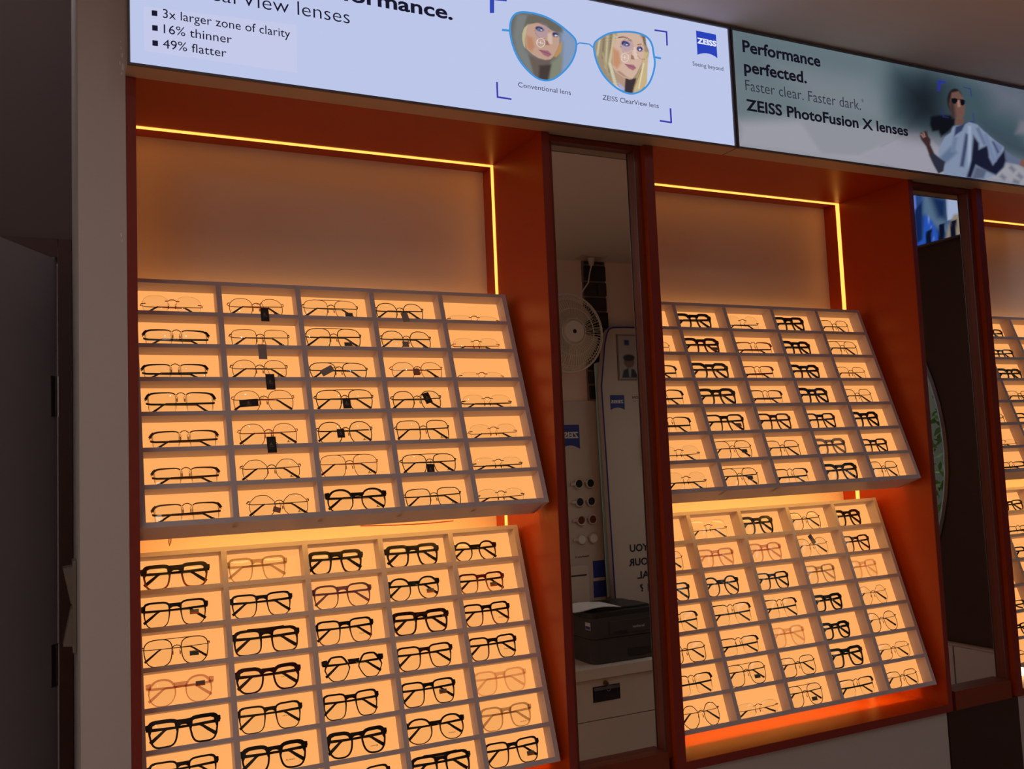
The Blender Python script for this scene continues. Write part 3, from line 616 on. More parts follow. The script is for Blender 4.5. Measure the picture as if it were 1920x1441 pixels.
def glasses(bay_i, lo, row, col, xc, Wd, H, sty, clr, yaw=0.0, tagspec=None, sticker=None, wordspec=None, logo=False):
    cw, fmat, tmat = CLR[clr]; sw, kind, *_ = STY[sty]
    v0 = row_v(row)
    loc = tray_pt(bay_i, lo, xc, 0, v0)
    rot = (Matrix.Rotation(-TILT[lo], 3, 'X') @ Matrix.Rotation(yaw, 3, 'Z')).to_euler()
    lab = '%s %s, %s row, %s column, %s %s tray' % (cw, sw, ORD[row], ORD[col], VEXT[lo], PN[bay_i])
    g = thing('eyeglasses', tuple(loc), lab, 'glasses', 'glasses in the %s %s tray' % (VEXT[lo], PN[bay_i]), rot)
    ac = kind in ('ac', 'af'); t = {'ac': .0024, 'af': .0036}.get(kind, .0007)
    if clr in ('k', 'wi', 'gy', 'to') and kind == 'ac' and sty in ('cat', 'as'): t = .0031
    heavy = sty in ('ab', 'cat') or (sty == 'as' and clr in ('k', 'wi', 'gy'))
    bold = 1.1 if heavy else .6
    if heavy: t = .0036
    br = .018 if ac else .0175; ep = .004
    lw = (Wd-br-2*ep)/2; a = lw/2; b = H/2; zc = b+.0005; cxl = br/2+a
    ol = lens_outline(sty, a, b); N = len(ol)
    fr = MB(); half = {}
    for s in (-1, 1):
        P3 = [(s*(cxl+x), curv(cxl+x), zc+y) for x, y in ol]
        if ac:
            inn = []
            for i, (x, y) in enumerate(ol):
                nx, ny = ol[(i+1) % N][1]-ol[i-1][1], -(ol[(i+1) % N][0]-ol[i-1][0]); L = math.hypot(nx, ny) or 1; nx, ny = nx/L, ny/L
                tt = t*(1.0+(bold if y > .35*b else 0)+(.4 if (y > .2*b and x > .5*a) else 0)+((0 if heavy else -.2) if y < -.2*b else 0))
                inn.append((x-nx*tt, y-ny*tt))
            dpt = .0034; V = []; F = []
            for ring, dy in ((ol, 0), (inn, 0), (inn, dpt), (ol, dpt)):
                V += [(s*(cxl+x), curv(cxl+x)+dy, zc+y) for x, y in ring]
            for i in range(N):
                j = (i+1) % N
                for q in range(4): F.append((q*N+i, q*N+j, ((q+1) % 4)*N+j, ((q+1) % 4)*N+i))
            fr.add(V, F); lens_poly = inn
            ex = cxl+a; q_ = max(x for x, y in ol if .30*b < y < .85*b) if any(.30*b < y < .85*b for x, y in ol) else a*.8; xi = cxl+min(a, q_)-.0035
            fr.add([(s*xi, curv(ex)-.0004, zc+.34*b), (s*(ex+ep), curv(ex)+.001, zc+.42*b), (s*(ex+ep), curv(ex)+.001, zc+.74*b), (s*xi, curv(ex)-.0004, zc+.78*b),
                    (s*xi, curv(ex)+dpt, zc+.34*b), (s*(ex+ep), curv(ex)+.007, zc+.42*b), (s*(ex+ep), curv(ex)+.007, zc+.74*b), (s*xi, curv(ex)+dpt, zc+.78*b)],
                   [(0, 1, 2, 3), (7, 6, 5, 4), (0, 4, 5, 1), (1, 5, 6, 2), (2, 6, 7, 3), (3, 7, 4, 0)])
        else:
            lens_poly = ol; r = t
            if kind in ('me', 'av'): fr.tube(P3, r*(1.5 if clr in ('mk', 'k', 'br', 'wi') else 1.0), 4, closed=True)
            elif kind == 'hr':
                top = [p for p, q in zip(P3, ol) if q[1] >= .72*b]; top.sort(key=lambda p: p[0])
                fr.ribbon(top, [.0020+.0022*(abs(abs(p[0])-br/2)/lw)**2 for p in top], .002)
                low = [p for p, q in zip(P3, ol) if q[1] <= .8*b]; low.sort(key=lambda p: p[0]); fr.tube(low, .00028, 4)
            elif kind == 'rl': fr.tube(P3, .00022, 4, closed=True)
            if kind == 'hr':
                ex_ = cxl+a*.86
                fr.ribbon([(s*ex_, curv(ex_)-.0004, zc+.93*b), (s*(cxl+a), curv(cxl+a)-.0002, zc+.74*b), (s*(cxl+a+ep*.9), curv(cxl+a)+.001, zc+.45*b)], [.0042, .0052, .0056], .003)
            ex = cxl+a; hz = zc+(.45*b if kind != 'rl' else .1*b)
            fr.tube([(s*(ex-.001 if kind != 'rl' else ex-.006), curv(ex)-.001, hz+.002), (s*(ex+ep*.7), curv(ex), hz+.0015), (s*(ex+ep), curv(ex)+.006, hz)], .0013 if clr not in ('go', 'co') else .001, 5)
        V = [(s*cxl, curv(cxl)-.0006+(.0014 if ac else 0), zc)]
        for q in (.4, .75, 1.0): V += [(s*(cxl+x*q), curv(cxl+x*q)+(.0014 if ac else 0)-.0006-.0012*(1-q*q)*(1 if q < 1 else 0)+(.0006 if q == 1 else 0), zc+y*q) for x, y in lens_poly]
        V[0] = (V[0][0], V[0][1]-.0012, V[0][2])
        F = [(0, 1+i, 1+(i+1) % N) for i in range(N)]+[(1+k*N+i, 1+(k+1)*N+i, 1+(k+1)*N+(i+1) % N, 1+k*N+(i+1) % N) for k in range(2) for i in range(N)]
        MB().add(V, F).obj('lens', LENS, g, smooth=True)
    # bridge
    zb = zc+((.42 if sty in ('ao', 'ah') else .58) if ac else .78 if kind == 'hr' else .30)*b
    if ac:
        hb = (max(.006, .34*b) if sty != 'ab' else max(.008, .46*b)) if kind == 'ac' else .009
        top = zb+hb/2+.0012; path = [(-br/2-.003, curv(br/2), zb), (-br/4, Y0-.0004, zb+.0016), (br/4, Y0-.0004, zb+.0016), (br/2+.003, curv(br/2), zb)]
        fr.ribbon(path, [hb+.002, hb*.8, hb*.8, hb+.002], .0036)
        if kind == 'af': fr.ribbon([(-br/2-a, curv(br/2+a)-.0006, zc+b-.002), (-.006, Y0-.0006, zc+b-.003), (.006, Y0-.0006, zc+b-.003), (br/2+a, curv(br/2+a)-.0006, zc+b-.002)], [.006]*4, .003)
    elif kind == 'rl':
        fr.ribbon([(-br/2-.006, curv(br/2), zb+.003), (-br/2, Y0, zb+.003), (-.004, Y0-.001, zb+.006), (.004, Y0-.001, zb+.006), (br/2, Y0, zb+.003), (br/2+.006, curv(br/2), zb+.003)], [.0016]*6, .0014)
    else:
        fr.tube([(-br/2-.0004, curv(br/2), zb), (-br/4, Y0-.001, zb+.0035), (0, Y0-.0014, zb+.0045), (br/4, Y0-.001, zb+.0035), (br/2+.0004, curv(br/2), zb)], .0010, 5)
        if kind == 'av': fr.tube([(-br/2-a*.75, curv(br/2+a*.7), zc+b*.99), (-br/4, Y0-.001, zc+b*.98), (br/4, Y0-.001, zc+b*.98), (br/2+a*.75, curv(br/2+a*.7), zc+b*.99)], .0008, 5)
    fr.obj('frame_front', fmat, g, smooth=False)
    if not ac:
        for s in (-1, 1):
            mb = MB().tube([(s*br/2, Y0+.001, zb-.001), (s*.006, Y0+.005, zb-.004), (s*.0065, Y0+.004, zb-.008)], .0005, 4)
            mb.sphere((s*.0072, Y0+.004, zb-.010), (.0016, .0012, .0042), 6, 4); mb.obj('nose_pad', fmat if kind == 'rl' else PADM, g)
    # folded temples
    hz = zc+({'rl': .1, 'hr': .18}.get(kind, .40 if ac else .40))*b
    for s in (-1, 1):
        xh = s*(Wd/2-.001); yb = Y0+(.0085 if s > 0 else .0120); yh = curv(Wd/2)+.003
        run = .098*Wd/.138; xe = xh-s*run
        pts = [(xh, yh, hz), (xh-s*.002, min(yh+.003, yb+.002), hz), (xh-s*.010, yb+.001, hz-.0006), (xh-s*.05, yb, hz-.0018), (xe, yb, hz-.0022)]
        zt = max(.003, hz-.026); dzt = hz-zt
        tip = [(xe, yb, hz-.0022), (xe-s*.006, yb+.0004, hz-.0022-dzt*.12), (xe-s*.016, yb+.001, hz-.0022-dzt*.42), (xe-s*.032, yb+.001, zt+.001)]
        if ac:
            hh = .0062 if heavy or kind == 'af' else .0050
            tm = MB().ribbon(pts+tip[1:], [hh, hh, hh, hh*.8, hh*.75, hh*.8, hh*1.0, hh*1.15], .0024).obj('temple', tmat, g)
        else:
            hh = {'k': .0026, 'mk': .0024, 'hr': .003}.get(clr, .0014) if kind != 'hr' else .0042
            tm = MB().ribbon(pts, [hh]*5, .0012).obj('temple', fmat, g)
            MB().ribbon(tip, [.0026, .0032, .0038, .0046], .0026).obj('temple_tip', tmat, tm)
    # lens print, sticker, tag
    def lp(px, py):                       # pixel of the photograph -> position on the lens, in the glasses' own space
        d = ray(px, py); t_ = TILT[lo]; n_ = np.array((0, math.cos(t_), -math.sin(t_))); p0 = tray_pt(bay_i, lo, 0, Y0-.001, 0)
        q = CAM+d*(((p0-CAM)@n_)/(d@n_)); l = q-loc
        return l[0], l@np.array((0, math.sin(t_), math.cos(t_)))
    if sticker:
        x, z = lp(*sticker[:2]); ww, hh = .018, .0098
        st = MB().box(x-ww/2, x+ww/2, curv(abs(x))-.0022, curv(abs(x))-.0017, z-hh/2, z+hh/2).obj('sticker', STK_G, g)
        if len(sticker) < 3:
            MB().box(x-ww/2, x+ww/2, curv(abs(x))-.0025, curv(abs(x))-.0022, z-hh/2, z-hh*.1).obj('sticker_band', STK_O, st)
        else:
            for q in (-.0025, .0008): MB().ribbon([(x-ww*.45, curv(abs(x))-.0024, z+q-.0006), (x-ww*.1, curv(abs(x))-.0024, z+q+.0008), (x+ww*.2, curv(abs(x))-.0024, z+q-.0004), (x+ww*.45, curv(abs(x))-.0024, z+q+.001)], [.0016]*4, .0003).obj('sticker_band', STK_D, st)
    if wordspec:
        x, z = lp(*wordspec[1:3]); ww = wordspec[3]/2
        word('lens_print', wordspec[0], LPRINT, g, lambda X, Z: (X, curv(abs(x))-.0012, Z), x-ww, x+ww, z-.001, .0022, .01)
    if logo:
        x = cxl+.25*a; z = zc-.62*b
        word('lens_print', 'A', STK_D, g, lambda X, Z: (X, curv(abs(x))-.001, Z), x-.003, x+.002, z, .004, .03)
        MB().box(x-.0035, x+.0045, curv(x)-.0012, curv(x)-.0009, z-.0006, z+.0003).obj('lens_print', STK_D, g)
    if tagspec:
        px, py, wp, hp, an, kd = tagspec; x, z = lp(px, py); sc = .00112*(1 if bay_i == 0 else 1.5); ww, hh = wp*sc, hp*sc
        tm_ = {'k': TAGK, 'g': TAGG, 'c': TAGC}[kd]; c_, s_ = math.cos(an), math.sin(an)
        d0 = -.0022 if z < .006 else Y0-.0045
        if z < .006: d0 = -.003
        def R2(u, v, d): return (x+u*c_-v*s_, d, z+u*s_+v*c_)
        tg = MB().prism([(-ww/2, -hh/2), (ww/2, -hh/2), (ww/2, hh/2), (-ww/2, hh/2)], R2, d0, d0+.0006).obj('price_tag', tm_, g)
        if kd == 'k':
            q = min(ww, hh)
            MB().prism([(-q*.36, -q*.5), (q*.36, -q*.5), (q*.36, q*.5), (-q*.36, q*.5)], R2, d0-.0002, d0-.00005).obj('tag_field', STK_D, tg)
            word('tag_print', 'A', TAGINK, tg, lambda X, Z: R2(X, Z, d0-.0004), -q*.2, q*.12, -q*.12, q*.34, .02)
            MB().prism([(-q*.2, -q*.24), (q*.26, -q*.24), (q*.26, -q*.19), (-q*.2, -q*.19)], R2, d0-.0004, d0-.0003).obj('tag_print', TAGINK, tg)
        tp = R2(0, hh*.44, d0-.0003) if hh >= ww else R2(ww*.44, 0, d0-.0003)
        MB().tube([(0, Y0-.002, zb), ((tp[0])*.5+.001, min(Y0, d0)-.001, (zb+tp[2])/2+.003), tp], .0005, 4).obj('tag_string', STRING, tg)
    return g
def row_v(row): return (6-row)*PV-.001+RT+.0004
def solve_x(bay_i, lo, px, v):
    lo_, hi_ = -.2, 1.2
    for _ in range(40):
        m = (lo_+hi_)/2
        if proj(tray_pt(bay_i, lo, m, Y0, v))[0] < px: lo_ = m
        else: hi_ = m
    return (lo_+hi_)/2
def solve_v(bay_i, lo, x, py):
    a, b = -.1, .8
    for _ in range(40):
        m = (a+b)/2
        if proj(tray_pt(bay_i, lo, x, Y0, m))[1] > py: a = m
        else: b = m
    return (a+b)/2
def cell_limits(col): return col*PITCHX+TH+.0012, (col+1)*PITCHX-.0012
def place(bay_i, lo, row, col, spec, **kw):
    xl, xr, yt, sty, clr = spec
    v0 = row_v(row); vm = v0+.026; x1 = solve_x(bay_i, lo, xr, vm)
    x0 = solve_x(bay_i, lo, xl, vm) if xl else x1-.136
    W_, c = x1-x0, (x0+x1)/2
    W_ = min(max(W_, .118), .150); a, b = cell_limits(col); c = min(max(c, a+W_/2), b-W_/2)
    H = solve_v(bay_i, lo, c, yt)-v0 if yt else .036
    H = min(max(H, .017 if sty == 'rl' else .022), .054)
    glasses(bay_i, lo, row, col, c, W_, H, sty, clr, yaw=random.uniform(-.03, .03), **kw)
TAB = {
(0, 0): '''264 381 555 rl co|427 533 560 mr co|568 674 563 av gm|704 796 569 mr mk|838 938 592 rl co
268 393 619 hr k|431 544 618 ms gm|572 680 616 av k|714 811 621 mr mk|848 937 634 rl co
265 390 683 hr k|433 541 675 mr gm|579 692 680 av mk|733 832 679 mr co|859 945 698 rl co
273 405 736 hr k|435 553 731 mr co|591 702 729 av mk|735 829 733 mr mk|866 961 740 rl k
280 409 808 hr si|447 560 794 mr co|595 701 790 mr mk|743 845 788 ms mk|879 970 795 rl go
284 412 877 hr si|452 566 861 mg gm|599 712 851 av co|753 859 851 av mk|886 981 857 rl mk
284 415 944 hr si|465 582 927 mg gm|612 728 913 ao k|759 866 915 ms mk|893 984 916 rl gm''',
(0, 1): '''263 394 1051 ab kf|425 540 1040 ar be|575 683 1028 ab k|723 826 1017 ab k|850 934 1014 ao k
263 390 1121 ar k|431 550 1111 ar nv|586 699 1087 as pu|727 828 1080 ao gr|859 948 1073 ar rd
265 394 1188 av wi|430 559 1171 af br|591 702 1156 ar kf|734 845 1138 ab to|868 959 1128 ar kr
274 402 1255 ao pk|438 565 1233 cat wi|606 721 1214 ah k|739 848 1199 ar to|878 971 1187 ar k
273 415 1332 ab k|440 566 1310 ar ol|603 713 1292 ar k|748 855 1272 ar k|888 991 1248 as cl
273 410 1415 ar k|445 575 1388 as k|611 728 1361 cat k|760 875 1339 ao k|900 1001 1321 as be
||620 735 1435 ar br|770 887 1405 af k|910 1014 1384 ar nv''',
(1, 0): '''0 1243 590 ar k|1265 1336 582 cat k|1363 1424 593 rl mk|1450 1511 594 ab k|1537 1593 601 ms br
0 1255 640 ms co|1278 1351 633 as wi|1378 1449 642 hr co|1464 1524 639 as k|1551 1611 640 av mk
0 1270 685 hr k|1290 1368 679 cat gy|1392 1450 687 hr co|1479 1540 683 cat k|1566 1625 688 ms co
0 1284 731 hr k|1304 1380 723 as gy|1404 1470 732 hr br|1491 1555 724 as k|1582 1634 730 ms wi
0 1293 782 hr mk|1318 1396 774 ar k|1418 1488 774 ar to|1508 1569 774 ar br|1595 1651 768 cat k
0 1311 836 rl gm|1335 1412 825 av br|1433 1502 826 ms mk|1525 1590 821 cat bl|1613 1664 822 ar br
0 1315 885 rl mk|1347 1422 875 av k|1447 1515 879 hr k|1538 1608 865 cat k|1629 1688 865 ms mk''',
(1, 1): '''|1291 1364 974 rl ol|1386 1452 965 as k|1477 1540 957 mr mk|1563 1612 955 as k
0 1271 1033 ms co|1304 1379 1028 ar pk|1401 1469 1011 as pk|1492 1555 1007 mr go|1580 1629 1003 ar wi
0 1290 1094 ar k|1317 1387 1080 ao k|1415 1482 1072 ar k|1507 1571 1056 ar be|1594 1646 1049 ar cl
0 1305 1149 hr mk|1331 1408 1132 hr br|1432 1497 1123 hr mk|1523 1583 1113 ab k|1611 1666 1098 mg go
0 1323 1206 ms mk|1346 1422 1195 hr k|1444 1511 1171 as cl|1538 1593 1165 as k|1625 1684 1145 mr br
0 1332 1265 hr mk|1358 1435 1242 av k|1460 1532 1231 ms mk|1553 1622 1211 ab k|1642 1708 1205 ms si
1282 1349 1320 mg br|1379 1462 1315 rl co|1474 1543 1283 av mk|1572 1642 1272 hr k|1662 1722 1257 ms wi'''}
TG = {(0, 0, 0, 1): (493.4, 598, 16, 30, 0, 'k'), (0, 0, 1, 1): (489, 667, 16, 32, 0, 'g'), (0, 0, 2, 1): (503.8, 723, 17, 33, 0, 'k'), (0, 0, 3, 1): (466, 756, 35, 15, .06, 'k'), (0, 0, 4, 1): (506, 840, 17, 32, 0, 'k'),
 (0, 0, 0, 3): (755, 602, 15, 22, .2, 'g'), (0, 0, 1, 3): (760, 646, 14, 13, 0, 'g'), (0, 0, 2, 3): (780, 698, 14, 15, 0, 'c'), (0, 0, 2, 2): (613, 696, 28, 14, .5, 'g'), (0, 0, 3, 2): (649.4, 757, 16, 22, 0, 'k'),
 (0, 0, 3, 3): (800, 747, 15, 24, .3, 'k'), (0, 0, 4, 2): (638.5, 813, 15, 18, 0, 'k'), (0, 0, 5, 3): (807, 880, 16, 22, -.06, 'k'), (0, 0, 6, 1): (519, 956, 14, 10, -.3, 'c'), (1, 1, 1, 3): (1521, 1011, 9, 17, .45, 'g')}
SK = {(0, 1, 1, 0): (364, 1146), (0, 1, 2, 0): (365, 1223, 1), (0, 1, 3, 0): (375.6, 1280), (0, 1, 1, 3): (807.6, 1106), (0, 1, 1, 4): (925.5, 1094.6), (0, 1, 4, 3): (831, 1295), (0, 1, 6, 4): (995, 1411),
 (1, 0, 1, 1): (1341, 653.5), (1, 0, 4, 1): (1385, 796), (1, 0, 5, 1): (1396, 844.7, 1), (1, 0, 6, 1): (1407, 894.5, 1), (1, 1, 5, 1): (1420, 1267, 1), (1, 1, 6, 2): (1527, 1309, 1), (0, 0, 0, 2): (655, 589, 1), (0, 0, 1, 2): (653, 645, 1)}
WD = {(0, 1, 4, 1): ('FLING', 539, 1340, .018), (0, 1, 5, 1): ('FLING', 545, 1423, .018), (0, 1, 5, 3): ('FLING', 849, 1372, .016), (0, 1, 5, 4): ('FLING', 983, 1351, .015), (0, 1, 3, 1): ('OPIUM', 535, 1267, .016), (0, 1, 5, 2): ('OPIUM', 702, 1397, .016),
 (0, 1, 0, 3): ('Fizan', 808, 1043, .013), (0, 1, 2, 4): ('Fizan', 940, 1156, .013), (0, 1, 3, 4): ('Fizan', 950, 1215, .013), (0, 1, 2, 2): ('Fizan', 679, 1186, .013)}
for (bi, lo), tb in TAB.items():
    for r_, line in enumerate(tb.split('\n')):
        for c_, cell in enumerate(line.split('|')):
            if not cell.strip(): continue
            a, b, y, s_, k_ = cell.split(); key = (bi, lo, r_, c_)
            place(bi, lo, r_, c_, (float(a), float(b), float(y), s_, k_), tagspec=TG.get(key), sticker=SK.get(key), wordspec=WD.get(key),
                  logo=((bi, lo) == (0, 0) and c_ in (1, 2, 3) and s_[0] in 'ma' and r_ != 3))
B3 = {0: '''|ar k
cat k|ar k
as k|cat k
as br|ms mk
ms mk|ar k
rl go|ar br
hr mk|ar k''', 1: '''ms br|ar k
as k|hr mk
ms mk|ar k
ar br|ao k
hr mk|ar k
ar k|as k
mr mk|ar k'''}
for lo, tb in B3.items():
    for r_, line in enumerate(tb.split('\n')):
        for c_, cell in enumerate(line.split('|')):
            if not cell.strip(): continue
            s_, k_ = cell.split(); a, b = cell_limits(c_); W_ = random.uniform(.128, .14)
            glasses(2, lo, r_, c_, (a+b)/2+random.uniform(-.004, .004), W_, {'rl': .026, 'hr': .027, 'cat': .044, 'as': .044}.get(s_, .038), s_, k_, yaw=random.uniform(-.04, .04))
# red wire hanging behind the gap between the two left trays
REDW = mat('red wire', (170, 20, 14), .5)
p = [at(676, 985.5, .12), at(740, 984, .12), at(800, 981, .12), at(850, 976, .12)]
tag(MB().tube(p, .0011, 6).obj('wire', REDW), 'thin red wire drooping below the upper left tray near its middle', 'wire', 'red wires')
p = [at(317.5, 1005, .10), at(316.5, 1015, .10), at(318, 1023, .10), at(320, 1017, .10), at(321.5, 1005, .10)]
tag(MB().tube(p, .0009, 6).obj('wire', REDW), 'short loop of red wire under the upper left tray near its left end', 'wire', 'red wires')
# ================================================================== ceiling downlights (in front of the unit, above the frame)
DLM = emis('downlight glass', (0.95, 0.97, 1.0), 40*DOWNLIGHT_W)
for i, (x, y) in enumerate(((.20, -.55), (.93, -.70), (1.66, -.66), (-.9, -.9))):
    t = thing('ceiling_downlight', (x, y, CZ), 'small round white ceiling downlight, %s along the row in front of the unit' % ORD[i], 'ceiling light', 'ceiling downlights')
    n = 24; MB().tube([(.026*math.cos(2*PI*k/n), .026*math.sin(2*PI*k/n), -.004) for k in range(n)], .005, 6, closed=True).obj('trim_ring', WHITE, t)
    MB().add([(.025*math.cos(2*PI*k/n), .025*math.sin(2*PI*k/n), -.001) for k in range(n)], [tuple(range(n))[::-1]]).obj('reflector', STEEL, t)
    MB().add([(.024*math.cos(2*PI*k/n), .024*math.sin(2*PI*k/n), -.003) for k in range(n)], [tuple(range(n))[::-1]]).obj('glass', DLM, t)

CPM = emis('ceiling panel diffuser', (1.0, 0.93, 0.85), FILLPANEL_E)
for x, y in ((-.75, -1.75), (-1.5, -1.2)):  # unseen panels added to raise the ambient light, clear of lens reflections
    t = thing('ceiling_panel_light', (x, y, CZ), ['square white ceiling panel light above the middle of the shop', 'square ceiling panel light nearest the door', 'square ceiling panel light nearest the round window'][(-.75, -1.5, 2.62).index(x)], 'ceiling light', 'ceiling panel lights')
    MB().box(-.29, .29, -.29, .29, -.012, -.010).obj('diffuser', CPM, t)
    mb = MB()
    for b_ in ((-.3, .3, -.3, -.29), (-.3, .3, .29, .3), (-.3, -.29, -.29, .29), (.29, .3, -.29, .29)): mb.box(*b_, -.014, -.0003)
    mb.obj('frame', WHITE, t)

# ================================================================== light switch on the return of the wall by the door
SWM = mat('switch plastic', (120, 108, 96), .5)
t = thing('light_switch', (-.1035, .31, 1.20), 'white double rocker light switch on the wall return beside the dark door', 'light switch')
MB().prism([(-.040, -.095), (.040, -.095), (.040, .095), (-.040, .095)], lambda u, v, d: (-d, u, v), .0, .008).obj('plate', SWM, t, bevel=.002)
for z0, z1, up in ((.004, .082, 1), (-.082, -.004, -1)):
    za, zb_ = (z1, z0) if up > 0 else (z0, z1)
    MB().prism([(.008, z0), (.008, z1), (.026 if up > 0 else .011, z1-.002), (.011 if up > 0 else .026, z0+.002)], lambda u, v, d: (-u, d, v), -.030, .030).obj('rocker', SWM, t)

# ================================================================== the other side of the room, seen in the mirrors
def M(px, py, yv):                 # the point whose mirror image shows at this pixel; yv: depth of the image behind the mirror
    p = at(px, py, yv); return np.array((p[0], 2*YM-yv, p[2]))
PW = mat('white plastic', (188, 170, 156), .4); PB = mat('print blue', (30, 44, 128), .5); PK = mat('print black', (22, 20, 26), .6); PWI = mat('print white', (214, 206, 200), .6)
def rword(name, s, m, par, off, pl, pr, cap, yv, weight=0.0):   # lettering facing the mirror; pl/pr: its ends as they show in the mirror
    a, b = M(*pl, yv), M(*pr, yv); x0, x1 = b[0], a[0]; y = b[1]+.0012
    return word(name, s, m, par, lambda X, Z: (x0-X-off[0], y-off[1], Z-off[2]), 0, x0-x1, (a[2]+b[2])/2, cap, weight)
def rcard(name, pl, pt, pr, pb, yv, th, m, par, off):          # upright board by its edges in the mirror
    a = M(pl, (pt+pb)/2, yv); b = M(pr, (pt+pb)/2, yv); zt, zb_ = M((pl+pr)/2, pt, yv)[2], M((pl+pr)/2, pb, yv)[2]
    return MB().box(a[0]-off[0], b[0]-off[0], a[1]-th-off[1], a[1]-off[1], zb_-off[2], zt-off[2]).obj(name, m, par)
DESKZ = .458
# desk with drawers
off = (1.5, -1.99, FZ); DW = mat('desk laminate', (206, 188, 172), .4)
t = thing('drawer_desk', off, 'pale desk with a keyed top drawer, under the printer in the mirror', 'desk')
boxo('worktop', (1.48, 2.56, WF+.001, -1.985, DESKZ-.052, DESKZ), DW, t, off, .002)
boxo('carcass', (1.5, 2.55, WF+.001, -2.02, FZ, DESKZ-.0525), DW, t, off)
for x0, x1 in ((1.505, 2.0), (2.005, 2.545)):
    for z0, z1 in ((.213, DESKZ-.056), (-.02, .209), (FZ+.03, -.024)):
        d = boxo('drawer', (x0, x1, -2.0195, -2.0, z0, z1), DW, t, off, .001)
        if x0 > 2 and z1 > .3:
            if z1 > .3:
                a, b = M(1112, 1309, 2.06), M(1163, 1309, 2.06); zt, zb_ = M(1137, 1295, 2.06)[2], M(1137, 1324, 2.06)[2]
                cx_, cz_ = (a[0]+b[0])/2, (zt+zb_)/2; hw, hh = (b[0]-a[0])/2, (zt-zb_)/2
            boxo('handle', (cx_-hw, cx_+hw, -2.0008, -1.996, (z1-.09)-hh+.02, (z1-.09)+hh+.02), PK, d, off, .0015)
            boxo('handle_lip', (cx_-hw*.94, cx_+hw*.94, -1.996, -1.992, (z1-.09)+hh*.5+.02, (z1-.09)+hh*.9+.02), STEEL, d, off)
            if z1 > .3:
                k = M(1136.5, 1280, 2.05)
                MB().tube([(k[0]-off[0], -2.0-off[1], k[2]-off[2]), (k[0]-off[0], -1.990-off[1], k[2]-off[2])], .012, 12).obj('lock', mat('brass', (150, 110, 50), .35, 1), d)
                MB().box(k[0]-.001-off[0], k[0]+.001-off[0], -1.99-off[1], -1.965-off[1], k[2]-.008-off[2], k[2]+.008-off[2]).tube([(k[0]-off[0]+.012*math.cos(q*PI/6), -1.968-off[1], k[2]-.02-off[2]+.012*math.sin(q*PI/6)) for q in range(12)], .0012, 4, closed=True).obj('key', STEEL, d)
# printer
px0, px1, py0, py1, ph = M(1112, 1200, 2.1)[0]-.004, 2.60, -2.40, -2.04, .245
off = (px0, py1, DESKZ)
t = thing('laser_printer', off, 'dark grey laser printer with paper on top, standing on the desk in the mirror', 'printer')
PG = mat('printer plastic', (58, 52, 50), .55); PG2 = mat('printer dark plastic', (34, 30, 30), .5)
def rr(x0, x1, y0, y1, r, n=5):
    P_ = []
    for cx_, cy_, a0 in ((x1-r, y1-r, 0), (x0+r, y1-r, PI/2), (x0+r, y0+r, PI), (x1-r, y0+r, 1.5*PI)):
        P_ += [(cx_+r*math.cos(a0+PI/2*k/n), cy_+r*math.sin(a0+PI/2*k/n)) for k in range(n+1)]
    return P_
shape = [(x-off[0], y-off[1]) for x, y in rr(px0, px1, py0, py1, .035)]
MB().prism(shape, lambda u, v, d: (u, v, d), .004, .118).obj('paper_cassette', PG, t)
MB().prism(shape, lambda u, v, d: (u, v, d), .121, ph-.024).obj('body', PG, t)
MB().prism([(u*.99+.002, v*.99-.002) for u, v in shape], lambda u, v, d: (u, v, d), ph-.0235, ph).obj('top_cover', PG2, t)
wx = px1-px0
boxo('front_flap', (.10, wx-.03, .0, .004, .135, .20), PG, t, (0, 0, 0), .003); boxo('flap_grip', (.125, .20, .0042, .007, .142, .150), PG2, t)
boxo('cassette_grip', (.20, .33, .0005, .003, .02, .058), PG2, t, (0, 0, 0), .001)
boxo('output_slot', (.06, wx-.03, -.20, -.05, ph+.0002, ph+.012), PG2, t, (0, 0, 0), .003)
rword('brand_print', 'brother', PWI, t, off, (1186, 1176), (1208, 1173), .012, 2.094)
l1 = M(1085, 1152, 2.18); st = MB().box(-.0012, -.0003, -.06, -.012, .165, .2).obj('label_sticker', PWI, t); MB().box(-.0016, -.0012, -.058, -.014, .168, .183).obj('label_band', PB, st)
for q in ((.04, -.06), (wx-.04, -.06), (.04, -.3), (wx-.04, -.3)): boxo('foot', (q[0]-.012, q[0]+.012, q[1]-.012, q[1]+.012, 0, .004), PG2, t)
off = (px0, py1, DESKZ+ph+.0125)
V = []; n = 10
for i in range(n+1):
    for j in (0, 1):
        V.append((-.075+.27*i/n, -.03-.21*j, .004+.012*(math.sin(i/n*PI*.9)**2)*(1-.2*j)+.0*i))
mb = MB().add(V, [(2*i, 2*i+1, 2*i+3, 2*i+2) for i in range(n)]).add([(v[0], v[1], v[2]-.003) for v in V], [(2*i, 2*i+2, 2*i+3, 2*i+1) for i in range(n)])
pp = mb.obj('paper_sheet', mat('paper', (226, 220, 216), .7), smooth=True); pp.location = (off[0], off[1], off[2]-.004); tag(pp, 'curled white paper lying on top of the dark printer', 'paper')
